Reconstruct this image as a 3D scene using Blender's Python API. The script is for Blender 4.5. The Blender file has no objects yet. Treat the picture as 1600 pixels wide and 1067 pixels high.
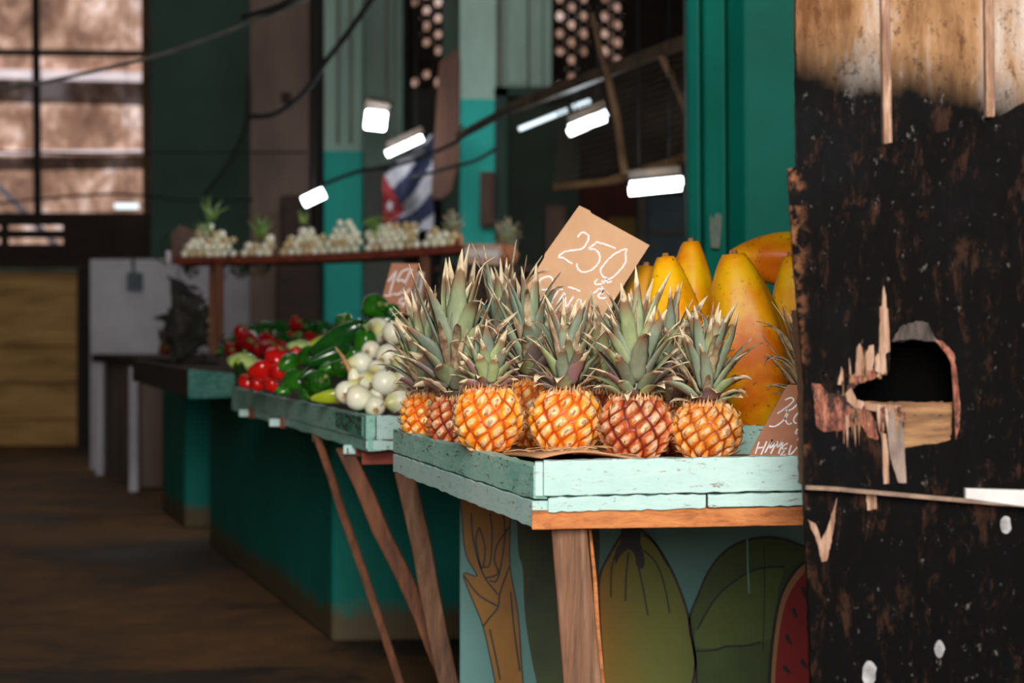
import bpy, math, random
from mathutils import Vector, Matrix, Euler
R = random.Random(7)
F = 2889.0; H = 0.97; HY = 510.0
PI = math.pi
col = bpy.context.scene.collection

def P(x, y, d):
    return Vector(((x-800)/F*d, d, H-(y-HY)/F*d))
def PZ(x, d, z):
    return Vector(((x-800)/F*d, d, z))
def yz(y, d): return H-(y-HY)/F*d

# ------------------------------------------------------------------ materials
def srgb(r, g, b):
    f = lambda c: ((c/255)/12.92 if c/255 <= .04045 else (((c/255)+.055)/1.055)**2.4)
    return (f(r), f(g), f(b), 1)

class N:
    def __init__(s, name):
        s.m = bpy.data.materials.new(name); s.m.use_nodes = True
        s.t = s.m.node_tree; s.b = s.t.nodes['Principled BSDF']
        s.tc = s.t.nodes.new('ShaderNodeTexCoord')
    def n(s, kind, **k):
        nd = s.t.nodes.new('ShaderNode'+kind)
        for a, v in k.items():
            if hasattr(nd, a) and a not in nd.inputs: setattr(nd, a, v)
            else: nd.inputs[a].default_value = v
        return nd
    def l(s, a, b): s.t.links.new(a, b)
    def coord(s, scale=(1,1,1), space='Object', rot=(0,0,0)):
        mp = s.n('Mapping'); mp.inputs['Scale'].default_value = scale; mp.inputs['Rotation'].default_value = rot
        s.l(s.tc.outputs[space], mp.inputs['Vector']); return mp.outputs['Vector']
    def noise(s, scale, detail=4, vec=None, rough=.6, dist=0):
        nd = s.n('TexNoise'); nd.inputs['Scale'].default_value = scale; nd.inputs['Detail'].default_value = detail
        nd.inputs['Roughness'].default_value = rough; nd.inputs['Distortion'].default_value = dist
        s.l(vec if vec else s.coord(), nd.inputs['Vector']); return nd.outputs['Fac']
    def ramp(s, fac, stops, interp='LINEAR'):
        nd = s.n('ValToRGB'); cr = nd.color_ramp; cr.interpolation = interp
        while len(cr.elements) < len(stops): cr.elements.new(.5)
        for e, (p, c) in zip(cr.elements, stops):
            e.position = p; e.color = c if isinstance(c, tuple) else (c, c, c, 1)
        s.l(fac, nd.inputs['Fac']); return nd.outputs['Color']
    def mix(s, fac, a, b, mode='MIX'):
        nd = s.n('Mix', data_type='RGBA', blend_type=mode)
        for v, i in ((fac, 0), (a, 6), (b, 7)):
            if isinstance(v, (float, int)): nd.inputs[i].default_value = v
            elif isinstance(v, tuple): nd.inputs[i].default_value = v
            else: s.l(v, nd.inputs[i])
        return nd.outputs[2]
    def attr(s, name):
        nd = s.n('Attribute'); nd.attribute_name = name; return nd.outputs['Fac']
    def rnd(s):
        return s.n('ObjectInfo').outputs['Random']
    def math(s, op, a, b=0.0):
        nd = s.n('Math', operation=op)
        for v, i in ((a, 0), (b, 1)):
            if isinstance(v, (float, int)): nd.inputs[i].default_value = v
            else: s.l(v, nd.inputs[i])
        return nd.outputs[0]
    def bump(s, h, strength=.3, dist=.01):
        nd = s.n('Bump'); nd.inputs['Strength'].default_value = strength; nd.inputs['Distance'].default_value = dist
        s.l(h, nd.inputs['Height']); s.l(nd.outputs['Normal'], s.b.inputs['Normal'])
    def done(s, colr, rough=.6, **k):
        if isinstance(colr, tuple): s.b.inputs['Base Color'].default_value = colr
        else: s.l(colr, s.b.inputs['Base Color'])
        if isinstance(rough, (float, int)): s.b.inputs['Roughness'].default_value = rough
        else: s.l(rough, s.b.inputs['Roughness'])
        for a, v in k.items(): s.b.inputs[a.replace('_', ' ')].default_value = v
        return s.m

def plain(name, c1, c2, scale=6, rough=.7, bump=.2, vec=(1,1,1), detail=5, dist=.004, lo=.35, hi=.65):
    n = N(name); f = n.noise(scale, detail, n.coord(vec)); n.bump(f, bump, dist)
    return n.done(n.ramp(f, [(lo, c1), (hi, c2)]), rough)

def wood(name, c1, c2, c3, grain=(1, 1, 1), scale=10, rough=.75):
    n = N(name); v = n.coord(grain)
    f = n.noise(scale, 8, v, .7, .6); g = n.noise(scale*5, 4, v)
    c = n.ramp(f, [(.3, c1), (.5, c2), (.7, c3)])
    c = n.mix(n.ramp(g, [(.55, 0.0), (.75, .5)]), c, c1)
    n.bump(g, .4, .003); return n.done(c, rough)

def painted(name, p1, p2, chip=.6, wcol=srgb(120, 78, 50), grain=(3, 3, 14), rough=.55, amount=.62):
    n = N(name); v = n.coord(grain)
    f = n.noise(4, 6, n.coord(), .7); st = n.noise(6, 8, v, .75)
    c = n.ramp(f, [(.35, p1), (.65, p2)])
    c = n.mix(n.ramp(st, [(.45, 0.0), (.8, .35)]), c, srgb(226, 240, 232))
    ch = n.noise(9, 10, n.coord(grain), .8, .4)
    msk = n.ramp(ch, [(amount, 0.0), (amount+.03, 1.0)])
    fine = n.ramp(n.noise(60, 6, n.coord((1, 1, 1)), .8), [(.62, 0.0), (.66, .75)])
    c = n.mix(msk, c, wcol); c = n.mix(fine, c, srgb(86, 72, 56))
    n.bump(n.mix(.5, ch, st), .45, .003); return n.done(c, rough)

M = {}
M['mint'] = painted('mint_paint', srgb(164, 200, 193), srgb(184, 213, 207), amount=.585)
M['mint_old'] = painted('worn_mint_paint', srgb(118, 178, 162), srgb(160, 205, 190), amount=.565, wcol=srgb(100, 66, 46))
M['mint_dark'] = painted('old_teal_paint', srgb(50, 125, 112), srgb(80, 150, 135), amount=.66)
M['raw_wood'] = wood('raw_wood', srgb(120, 62, 28), srgb(186, 112, 58), srgb(205, 135, 76), (2, 10, 10), 5)
M['post_wood'] = wood('post_wood', srgb(60, 38, 26), srgb(118, 80, 54), srgb(146, 114, 90), (14, 14, 1.2), 3)
M['strut_wood'] = wood('strut_wood', srgb(56, 28, 14), srgb(104, 58, 30), srgb(128, 78, 42), (12, 12, 1.2), 3)
M['red_wood'] = wood('red_brown_wood', srgb(70, 28, 18), srgb(125, 52, 34), srgb(150, 66, 44), (2, 10, 10), 3)
M['dark_wood'] = wood('dark_wood', srgb(22, 12, 8), srgb(44, 25, 16), srgb(66, 38, 24), (2, 2, 8), 3)
M['card'] = plain('cardboard', srgb(196, 150, 112), srgb(212, 168, 130), 5, .85, .1)
M['card_floor'] = plain('brown_cardboard', srgb(176, 122, 84), srgb(202, 150, 108), 5, .85, .2)
M['card_pink'] = plain('faded_cardboard', srgb(160, 105, 78), srgb(190, 130, 100), 8, .85, .1)
M['chalk'] = plain('chalk', srgb(214, 208, 206), srgb(246, 244, 244), 90, .9, .2, lo=.3, hi=.6)
M['steel'] = plain('dark_steel', srgb(44, 34, 26), srgb(80, 62, 44), 8, .55)
M['rust'] = plain('rusty_steel', srgb(78, 54, 34), srgb(120, 88, 54), 8, .7)
M['cable'] = plain('black_cable', srgb(16, 16, 16), srgb(28, 28, 26), 8, .85)
M['grey_cable'] = plain('grey_cable', srgb(96, 96, 92), srgb(130, 128, 122), 8, .5)
M['greens'] = plain('onion_greens', srgb(80, 130, 50), srgb(150, 180, 90), 20, .5)
M['stem_green'] = plain('pepper_stem', srgb(76, 110, 44), srgb(140, 160, 84), 30, .55)
M['husk'] = plain('dry_husk', srgb(150, 96, 56), srgb(214, 176, 126), 60, .8)
M['root'] = plain('dry_root', srgb(120, 78, 40), srgb(176, 128, 76), 90, .9)

# teal wall with dirty foot
def teal_wall(name, c1, c2, foot=True):
    n = N(name); f = n.noise(2.2, 6, n.coord(), .65)
    c = n.ramp(f, [(.3, c1), (.7, c2)])
    sp = n.ramp(n.noise(30, 6, n.coord(), .8), [(.70, 0.0), (.74, .6)])
    c = n.mix(sp, c, srgb(120, 110, 90))
    if foot:
        sep = n.n('SeparateXYZ'); n.l(n.tc.outputs['Object'], sep.inputs[0])
        h = n.math('ADD', sep.outputs['Z'], n.math('MULTIPLY', n.noise(9, 5), -.14))
        c = n.mix(n.ramp(h, [(0.0, .85), (.06, 0.0)]), c, srgb(96, 70, 44))
    n.bump(n.noise(14, 6), .25, .01); return n.done(c, .65, Specular_IOR_Level=.2)
M['teal'] = teal_wall('teal_masonry', srgb(0, 96, 86), srgb(6, 118, 106))
M['teal_col'] = teal_wall('teal_column_paint', srgb(0, 98, 84), srgb(3, 116, 100), False)
M['panel'] = teal_wall('blue_green_panel', srgb(92, 134, 130), srgb(112, 154, 148), False)

def two_tone(name, low, high, zsplit, streak=True, mid=None):
    n = N(name); sep = n.n('SeparateXYZ'); n.l(n.tc.outputs['Object'], sep.inputs[0])
    f = n.noise(1.6, 6, n.coord((1, 1, .4)), .7)
    z = n.math('ADD', sep.outputs['Z'], n.math('MULTIPLY', n.noise(4, 4), .05))
    m = n.math('GREATER_THAN', z, zsplit+.025)
    c = n.mix(m, low, high)
    c = n.mix(n.ramp(f, [(.35, .55), (.62, 0.0)]), c, n.mix(m, tuple(v*.55 for v in low[:3])+(1,), tuple(v*.5 for v in high[:3])+(1,)))
    sp = n.ramp(n.noise(5, 8, n.coord((1, 1, .3)), .8), [(.62, 0.0), (.68, .6)])
    c = n.mix(sp, c, srgb(84, 74, 62)); n.bump(f, .2, .02); return n.done(c, .75)

# floor
n = N('stained_floor'); f = n.noise(.9, 8, None, .65, .4); g = n.noise(7, 6, None, .7)
c = n.ramp(f, [(.34, srgb(20, 13, 6)), (.43, srgb(48, 31, 13)), (.49, srgb(104, 68, 30)), (.65, srgb(136, 90, 42))])
c = n.mix(n.ramp(g, [(.4, .4), (.6, 0.0)]), c, srgb(62, 44, 28)); n.bump(g, .3, .01)
M['floor'] = n.done(c, n.ramp(f, [(.3, .6), (.5, .85)]))
# exterior facade
n = N('weathered_facade'); f = n.noise(1.6, 9, n.coord((1, 1, .8)), .75, .3); g = n.noise(4.5, 6, n.coord((1, 1, .5)), .7)
c = n.ramp(f, [(.38, srgb(84, 60, 50)), (.47, srgb(138, 108, 92)), (.54, srgb(186, 154, 138)), (.62, srgb(240, 226, 228))])
c = n.mix(n.ramp(g, [(.42, .6), (.54, 0.0)]), c, srgb(110, 78, 62)); M['facade'] = n.done(c, .9)
M['ledge'] = plain('ledge_stone', srgb(190, 182, 196), srgb(222, 214, 222), 4, .8)
M['ply'] = wood('grimy_plywood', srgb(128, 92, 48), srgb(190, 146, 86), srgb(214, 172, 108), (.5, 1, 4), 2.4)
M['whitewall'] = plain('grey_whitewash', srgb(166, 160, 168), srgb(188, 184, 190), 2, .8)
M['brownpillar'] = plain('dirty_plaster', srgb(96, 78, 70), srgb(134, 112, 102), 1.6, .85, vec=(1, 1, .3))
M['darkgreen'] = plain('dark_green_wall', srgb(18, 48, 38), srgb(34, 66, 54), 1.2, .7)
M['greyframe'] = plain('grey_green_frame', srgb(78, 84, 70), srgb(110, 112, 96), 3, .7)
M['black'] = plain('black_and_shade', srgb(14, 12, 10), srgb(26, 22, 18), 3, .7)  # black parts; at the gaps, shade put into the colour
M['hole_shade'] = plain('hole_shade_black', srgb(3, 3, 3), srgb(7, 5, 4), 3, .95)
M['hole_shade'].node_tree.nodes['Principled BSDF'].inputs['Specular IOR Level'].default_value = .05
M['brownboard'] = plain('brown_board', srgb(58, 28, 12), srgb(88, 46, 22), 3, .6, vec=(3, 3, .6))
M['redwall'] = plain('dark_red_wall', srgb(62, 22, 14), srgb(90, 34, 22), 3, .8)
M['blockwall'] = plain('breeze_block', srgb(44, 36, 32), srgb(62, 50, 44), 6, .9)
M['bluegrey'] = plain('blue_grey_panel', srgb(56, 70, 76), srgb(84, 98, 102), 3, .7)
M['yellow'] = plain('dark_yellow_paint', srgb(110, 84, 10), srgb(140, 108, 20), 3, .7)
M['ceil'] = plain('sooty_ceiling', srgb(40, 38, 34), srgb(60, 56, 50), 1, .9)
M['hallwall'] = plain('grimy_hall_wall', srgb(52, 70, 60), srgb(78, 96, 84), .7, .85)

def emit(name, c, s):
    m = bpy.data.materials.new(name); m.use_nodes = True; b = m.node_tree.nodes['Principled BSDF']
    b.inputs['Base Color'].default_value = c; b.inputs['Emission Color'].default_value = c
    b.inputs['Emission Strength'].default_value = s; return m
M['tube'] = emit('lit_tube', (.86, .94, 1, 1), 9)
M['tube_dim'] = emit('lit_led_strip', (.7, .84, .9, 1), 1.6)

# charred boards
def sooty(name, upper=False):
    n = N(name)
    sc = n.noise(34, 10, n.coord((1, 1, .35)), .8, .3); big = n.noise(3.5, 8, n.coord(), .7)
    c = n.ramp(big, [(.4, srgb(1, 1, 2)), (.62, srgb(8, 6, 5))])
    c = n.mix(n.ramp(sc, [(.54, 0.0), (.62, .6)]), c, srgb(60, 38, 26))
    c = n.mix(n.ramp(n.noise(80, 6, n.coord((1, 1, .6)), .7), [(.62, 0.0), (.68, .6)]), c, srgb(110, 104, 100))
    sep = n.n('SeparateXYZ'); n.l(n.tc.outputs['Object'], sep.inputs[0])
    if upper:
        base = n.ramp(n.noise(7, 8, n.coord((1, 1, .25)), .7), [(.38, srgb(98, 64, 38)), (.5, srgb(150, 114, 80)), (.62, srgb(182, 170, 160))])
        base = n.mix(n.ramp(n.noise(70, 6, n.coord((1, 1, .6)), .8), [(.55, 0.0), (.62, .7)]), base, srgb(70, 46, 32))
        zz = n.math('ADD', sep.outputs['Z'], n.math('MULTIPLY', n.noise(5, 6, n.coord((1, 1, .4))), .16))
        zz = n.math('ADD', zz, n.math('MULTIPLY', sep.outputs['X'], .12))
        zz = n.math('ADD', zz, -.0)
        m = n.ramp(n.math('SUBTRACT', zz, 1.33), [(0.02, 0.0), (.1, 1.0)])
        c = n.mix(m, c, base)
    else:
        ex = n.math('ADD', sep.outputs['X'], n.math('MULTIPLY', n.noise(24, 6, n.coord((1, 1, .5)), .75), .05))
        m = n.ramp(n.math('SUBTRACT', ex, .395-PZ(1450, 2.5, 0).x), [(0.0, 1.0), (.034, 0.0)])
        c = n.mix(n.math('MULTIPLY', m, n.ramp(n.noise(45, 5), [(.47, 0.0), (.58, .9)])), c, srgb(140, 92, 62))
    n.bump(sc, .5, .004)
    return n.done(c, n.ramp(big, [(.38, .5), (.62, .8)]), Specular_IOR_Level=.07)
M['soot'] = sooty('blackened_board'); M['soot_up'] = sooty('scorched_board', True)
M['split_wood'] = wood('splintered_wood', srgb(84, 52, 36), srgb(150, 114, 90), srgb(196, 168, 146), (14, 14, 1.6), 7)
M['torn_ply'] = wood('torn_plywood', srgb(54, 32, 16), srgb(124, 86, 52), srgb(168, 128, 84), (3, 10, 34), 2)
M['rawred'] = plain('bared_red_wood', srgb(92, 48, 36), srgb(142, 84, 64), 26, .9, .5, vec=(1, 1, .4))

# fruit materials
def pine_mat(name, eye_out, eye_mid, groove, pale):
    n = N(name); e = n.attr('eye'); g = n.attr('edge'); no = n.noise(40, 5); no2 = n.noise(9, 3)
    ee = n.math('ADD', e, n.math('MULTIPLY', n.math('SUBTRACT', no, .5), .8))
    c = n.ramp(ee, [(.0, srgb(176, 140, 108)), (.03, pale), (.12, pale), (.25, eye_mid), (.40, eye_out)])
    c = n.mix(n.ramp(no2, [(.48, 0.0), (.65, .5)]), c, groove); c = n.mix(n.ramp(n.noise(130, 6, None, .8), [(.53, 0.0), (.62, .6)]), c, srgb(112, 52, 34))
    c = n.mix(n.ramp(n.math('ADD', g, n.math('MULTIPLY', n.math('SUBTRACT', no, .5), .3)), [(.03, 1.0), (.14, 0.0)]), c, groove)
    n.bump(no, .3, .002); return n.done(c, .42)
M['pineA'] = pine_mat('orange_pineapple_rind', srgb(236, 120, 20), srgb(250, 168, 46), srgb(190, 66, 18), srgb(248, 206, 150))
M['pineB'] = pine_mat('golden_pineapple_rind', srgb(214, 112, 28), srgb(236, 156, 52), srgb(140, 58, 24), srgb(234, 190, 140))
M['pineC'] = pine_mat('red_brown_pineapple_rind', srgb(170, 66, 34), srgb(206, 110, 48), srgb(104, 32, 22), srgb(232, 190, 150))
M['bract'] = plain('pineapple_bract', srgb(170, 92, 50), srgb(226, 176, 124), 60, .7)
n = N('pineapple_leaf'); t = n.attr('t'); r = n.attr('rnd'); no = n.noise(60, 4, n.coord((1, 1, .5)))
c = n.ramp(r, [(.0, srgb(112, 126, 108)), (.35, srgb(146, 158, 132)), (.6, srgb(164, 176, 118)), (.8, srgb(122, 118, 110)), (1., srgb(146, 104, 104))])
c = n.mix(n.ramp(no, [(.4, .3), (.6, 0.0)]), c, srgb(92, 100, 90))
tt = n.math('ADD', t, n.math('MULTIPLY', n.math('SUBTRACT', r, .5), .25))
c = n.mix(n.ramp(tt, [(.60, 0.0), (.76, .9)]), c, srgb(140, 104, 76)); c = n.mix(n.ramp(n.math('ADD', tt, n.math('MULTIPLY', n.math('SUBTRACT', no, .5), .5)), [(.78, 0.0), (.86, 1.0)]), c, srgb(226, 206, 170))
c = n.mix(n.ramp(n.attr('dry'), [(.5, 0.0), (.6, .9)]), c, n.ramp(no, [(.35, srgb(120, 90, 64)), (.65, srgb(208, 184, 146))]))
n.bump(no, .3, .001); M['leaf'] = n.done(c, .5)
n = N('papaya_skin'); f = n.noise(7, 5); g = n.noise(14, 4); r = n.rnd()
c = n.ramp(f, [(.38, srgb(222, 112, 4)), (.47, srgb(240, 150, 4)), (.58, srgb(248, 188, 10))])
c = n.mix(n.ramp(n.math('ADD', n.noise(4, 4), n.math('MULTIPLY', r, .12)), [(.56, 0.0), (.72, .5)]), c, srgb(150, 130, 30))
c = n.mix(n.ramp(n.noise(75, 5, None, .7), [(.63, 0.0), (.66, .85)]), c, srgb(84, 52, 24))
c = n.mix(n.ramp(n.noise(24, 6, None, .75), [(.62, 0.0), (.66, .6)]), c, srgb(110, 74, 24))
n.bump(g, .25, .003); M['papaya'] = n.done(c, .42, Specular_IOR_Level=.35)
n = N('green_papaya_skin'); f = n.noise(7, 5)
M['papaya_green'] = n.done(n.ramp(f, [(.35, srgb(150, 118, 14)), (.6, srgb(214, 146, 12))]), .4)
n = N('onion_skin'); v = n.attr('u'); g = n.noise(40, 4)
w = n.math('SINE', n.math('MULTIPLY', v, 150.0)); tz = n.attr('t')
c = n.ramp(tz, [(.0, srgb(206, 176, 120)), (.1, srgb(240, 236, 216)), (.7, srgb(242, 240, 216)), (.9, srgb(214, 212, 140)), (1., srgb(176, 150, 90))])
c = n.mix(n.ramp(w, [(.6, 0.0), (1., .22)]), c, srgb(196, 206, 140))
c = n.mix(n.ramp(n.noise(5, 3), [(.5, 0.0), (.72, .5)]), c, srgb(216, 190, 120))
M['onion'] = n.done(c, .3, Subsurface_Weight=.12, Subsurface_Radius=(.01, .01, .006))
def gloss(name, c1, c2, rough=.2, sc=9, c3=None):
    n = N(name); f = n.noise(sc, 4); c = n.ramp(f, [(.35, c1), (.65, c2)])
    if c3: c = n.mix(n.ramp(n.noise(16, 3), [(.6, 0.0), (.75, .7)]), c, c3)
    return n.done(c, rough, Coat_Weight=.3)
M['pep_green'] = gloss('green_pepper_skin', srgb(22, 78, 14), srgb(52, 120, 26))
M['pep_dark'] = gloss('dark_green_pepper_skin', srgb(10, 52, 16), srgb(26, 82, 24))
M['pep_yell'] = gloss('yellow_green_pepper_skin', srgb(118, 148, 20), srgb(166, 178, 40))
M['tomato'] = gloss('red_tomato_skin', srgb(172, 8, 12), srgb(206, 24, 18))
M['pep_red'] = gloss('dark_red_pepper_skin', srgb(120, 6, 12), srgb(170, 16, 18))
M['squash'] = gloss('pale_green_skin', srgb(150, 184, 84), srgb(184, 208, 120), .4)
M['cuke'] = gloss('cucumber_skin', srgb(20, 62, 18), srgb(52, 100, 24), .35)
M['bulb'] = plain('small_onion_bulb', srgb(236, 230, 190), srgb(252, 250, 236), 30, .35)
M['bulb_tan'] = plain('tan_onion_bulb', srgb(196, 164, 110), srgb(226, 206, 160), 30, .4)

# ------------------------------------------------------------------ builders
class MB:
    def __init__(s): s.v = []; s.f = []; s.mi = []; s.at = {}
    def add(s, vs, fs, mi=0, **at):
        o = len(s.v); s.v += [Vector(p) for p in vs]
        for f in fs: s.f.append([i+o for i in f]); s.mi.append(mi)
        for k, a in at.items():
            L = s.at.setdefault(k, []); L += [0.0]*(o-len(L)); L += list(a)
        return s
    def hexa(s, b, t, mi=0):   # two matching loops
        n_ = len(b); fs = [list(range(n_))[::-1], [i+n_ for i in range(n_)]]
        for i in range(n_): j = (i+1) % n_; fs.append([i, j, j+n_, i+n_])
        return s.add(list(b)+list(t), fs, mi)
    def box(s, c, d, rot=None, mi=0):
        c = Vector(c); x, y, z = [q/2 for q in d]; M3 = rot.to_matrix() if rot else Matrix.Identity(3)
        q = lambda zz: [c+M3@Vector(p) for p in ((-x, -y, zz), (x, -y, zz), (x, y, zz), (-x, y, zz))]
        return s.hexa(q(-z), q(z), mi)
    def bar(s, a, b, w, h, mi=0, up=(0, 0, 1), w2=None, h2=None):
        a = Vector(a); b = Vector(b); d = (b-a).normalized(); u = Vector(up)
        if abs(d.dot(u)) > .95: u = Vector((0, 1, 0))
        sd = d.cross(u).normalized(); up2 = sd.cross(d).normalized()
        def q(p, w, h): return [p+sd*w/2*i+up2*h/2*j for i, j in ((-1, -1), (1, -1), (1, 1), (-1, 1))]
        return s.hexa(q(a, w, h), q(b, w2 or w, h2 or h), mi)
    def tube(s, pts, r, n_=8, mi=0, cap=True):
        pts = [Vector(p) for p in pts]; m = len(pts); rr = r if isinstance(r, (list, tuple)) else [r]*m
        vs = []; prev = None
        for i, p in enumerate(pts):
            d = (pts[min(i+1, m-1)]-pts[max(i-1, 0)]).normalized()
            a = prev if prev else (Vector((0, 0, 1)) if abs(d.z) < .9 else Vector((1, 0, 0)))
            x = (a-d*a.dot(d)).normalized(); y = d.cross(x); prev = x
            for k in range(n_): t_ = 2*PI*k/n_; vs.append(p+(x*math.cos(t_)+y*math.sin(t_))*rr[i])
        fs = []
        for i in range(m-1):
            for k in range(n_): a = i*n_+k; b = i*n_+(k+1) % n_; fs.append([a, b, b+n_, a+n_])
        if cap: fs += [list(range(n_))[::-1], [(m-1)*n_+k for k in range(n_)]]
        return s.add(vs, fs, mi)
    def poly(s, pts, off, mi=0):  # extrude a (possibly concave) planar outline by a vector
        pts = [Vector(p) for p in pts]; return s.hexa(pts, [p+Vector(off) for p in pts], mi)
    def build(s, name, mat, parent=None, smooth=False, bevel=0, absolute=False, sub=0):
        me = bpy.data.meshes.new(name)
        off = parent.location if (absolute and parent) else Vector((0, 0, 0))
        me.from_pydata([tuple(p-off) for p in s.v], [], s.f)
        for m_ in (mat if isinstance(mat, list) else [mat]): me.materials.append(m_)
        me.polygons.foreach_set('material_index', s.mi)
        if smooth: me.polygons.foreach_set('use_smooth', [True]*len(s.f))
        for k, a in s.at.items():
            a = a+[0.0]*(len(s.v)-len(a)); at = me.attributes.new(k, 'FLOAT', 'POINT'); at.data.foreach_set('value', a)
        me.update(); me.validate()
        o = bpy.data.objects.new(name, me); col.objects.link(o)
        if parent: o.parent = parent
        if bevel:
            b = o.modifiers.new('bevel', 'BEVEL'); b.width = bevel; b.segments = 2; b.limit_method = 'ANGLE'
        if sub:
            b = o.modifiers.new('sub', 'SUBSURF'); b.levels = sub; b.render_levels = sub
        return o

def tag(o, label=None, cat=None, group=None, kind=None):
    if label: o['label'] = label
    if cat: o['category'] = cat
    if group: o['group'] = group
    if kind: o['kind'] = kind
    return o
def empty(name, loc=(0, 0, 0), rot=(0, 0, 0)):
    o = bpy.data.objects.new(name, None); col.objects.link(o); o.empty_display_size = .05
    o.location = Vector(loc); o.rotation_euler = rot; return o
KIDS = {}
def copy_tree(o, parent=None):
    c = o.copy(); col.objects.link(c); c.parent = parent
    for ch in [k for k in bpy.data.objects if k.parent == o]: copy_tree(ch, c)
    return c
def struct(o, label=None): 
    o['kind'] = 'structure'
    if label: o['label'] = label
    return o
def wobble(pts, a):
    return [Vector(p)+Vector((R.uniform(-a, a), R.uniform(-a, a), R.uniform(-a, a))) for p in pts]

# board from pixel-picked ends, subdivided with slightly ragged edges
def plank(mb, a, b, h, th, inward, seg=26, rag=.0012, mi=0, h2=None):
    """a,b: top outer ends; h: height down; th: thickness along inward"""
    a = Vector(a); b = Vector(b); inw = Vector(inward).normalized()*th; h2 = h2 or h
    rings = []
    for i in range(seg+1):
        t_ = i/seg; p = a.lerp(b, t_); hh = h+(h2-h)*t_
        j = lambda: R.uniform(-rag, rag)
        rings.append([p+Vector((0, 0, j())), p+inw+Vector((0, 0, j())), p+inw-Vector((0, 0, hh)), p-Vector((0, 0, hh+j()))])
    vs = [q for r_ in rings for q in r_]; fs = []
    for i in range(seg):
        for k in range(4): x = i*4+k; y = i*4+(k+1) % 4; fs.append([x, x+4, y+4, y])
    fs += [[0, 1, 2, 3], [seg*4+3, seg*4+2, seg*4+1, seg*4]]
    mb.add(vs, fs, mi)

# ------------------------------------------------------------------ camera / world
cam = bpy.data.cameras.new('camera'); co = bpy.data.objects.new('camera', cam); col.objects.link(co)
co.location = (0, 0, H); co.rotation_euler = (PI/2, 0, 0)
cam.lens = 36*F/1600; cam.sensor_width = 36; cam.shift_y = -(533.5-HY)/1600*-1*-1
cam.dof.use_dof = True; cam.dof.focus_distance = 3.2; cam.dof.aperture_fstop = 4.0
cam.clip_end = 200
sc = bpy.context.scene; sc.camera = co
sc.view_settings.view_transform = 'Standard'; sc.view_settings.look = 'None'
sc.view_settings.gamma = 1; sc.view_settings.exposure = 0
w = bpy.data.worlds.new('sky'); sc.world = w; w.use_nodes = True
w.node_tree.nodes['Background'].inputs[0].default_value = (.86, .93, 1, 1)
w.node_tree.nodes['Background'].inputs[1].default_value = .6

def area(name, loc, target, size, power, colr=(1, 1, 1), sy=None):
    l = bpy.data.lights.new(name, 'AREA'); l.size = size; l.energy = power; l.color = colr
    if sy: l.shape = 'RECTANGLE'; l.size_y = sy
    o = bpy.data.objects.new(name, l); col.objects.link(o); o.location = loc
    o.rotation_euler = (Vector(target)-Vector(loc)).to_track_quat('-Z', 'Y').to_euler(); return o
area('entrance_daylight', (.05, -1.3, 2.25), (.2, 3.3, .75), 1.5, 320, (1, .965, .92), 2.2)
area('hall_fill', (-2.5, 9.5, 5.6), (-.5, 11, 1.5), 3, 28, (1, .97, .93))  # added overhead fill for the hall; the ceiling has no opening there
area('window_daylight', (-3.6, 15.2, 3.0), (-2.5, 9, .6), 1.6, 6, (1, .93, .88))
s_ = bpy.data.lights.new('sun', 'SUN'); s_.energy = 9; s_.angle = .01; s_.color = (1, .93, .86)
so = bpy.data.objects.new('sun', s_); col.objects.link(so); so.rotation_euler = (math.radians(24), 0, 0)

# ------------------------------------------------------------------ setting
mb = MB(); mb.box((0, 7, -.05), (15, 28, .1)); struct(mb.build('floor', M['floor']))
mb = MB(); mb.box((0, 7.4, 6.1), (15, 17.8, .2)); struct(mb.build('ceiling', M['ceil']))
mb = MB(); mb.box((-6.1, 7.4, 3), (.2, 17.8, 6)); struct(mb.build('wall_left', M['hallwall']))
mb = MB(); mb.box((6.1, 7.4, 3), (.2, 17.8, 6)); struct(mb.build('wall_side', M['hallwall']))
mb = MB()
mb.box((-4.1, -1.5, 3), (4.2, .2, 6)); mb.box((4.6, -1.5, 3), (3.2, .2, 6)); mb.box((.5, -1.5, 4.9), (5, .2, 2.2)); struct(mb.build('wall_light_block', M['hallwall']))  # unseen wall, added to cut the sky fill deep in the hall
# facade outside
mb = MB(); mb.box((0, 20.2, 3.5), (18, .3, 9))
fa = struct(mb.build('wall_opposite', M['facade']))
mb = MB(); a = P(-200, 112, 20); b = P(240, 122, 20); mb.bar(a, b, .12, .1); mb.bar(P(-60, 240, 20), P(240, 236, 20), .05, .04)
mb.build('ledge', M['ledge'], fa)
mb = MB(); mb.tube([P(-30, 262, 19.4), P(352, 654, 19.4)], .035); 
tag(mb.build('pale_pole', M['ledge']), 'pale slanting pole outside, low in the left corner of the big window', 'pole')

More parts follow.
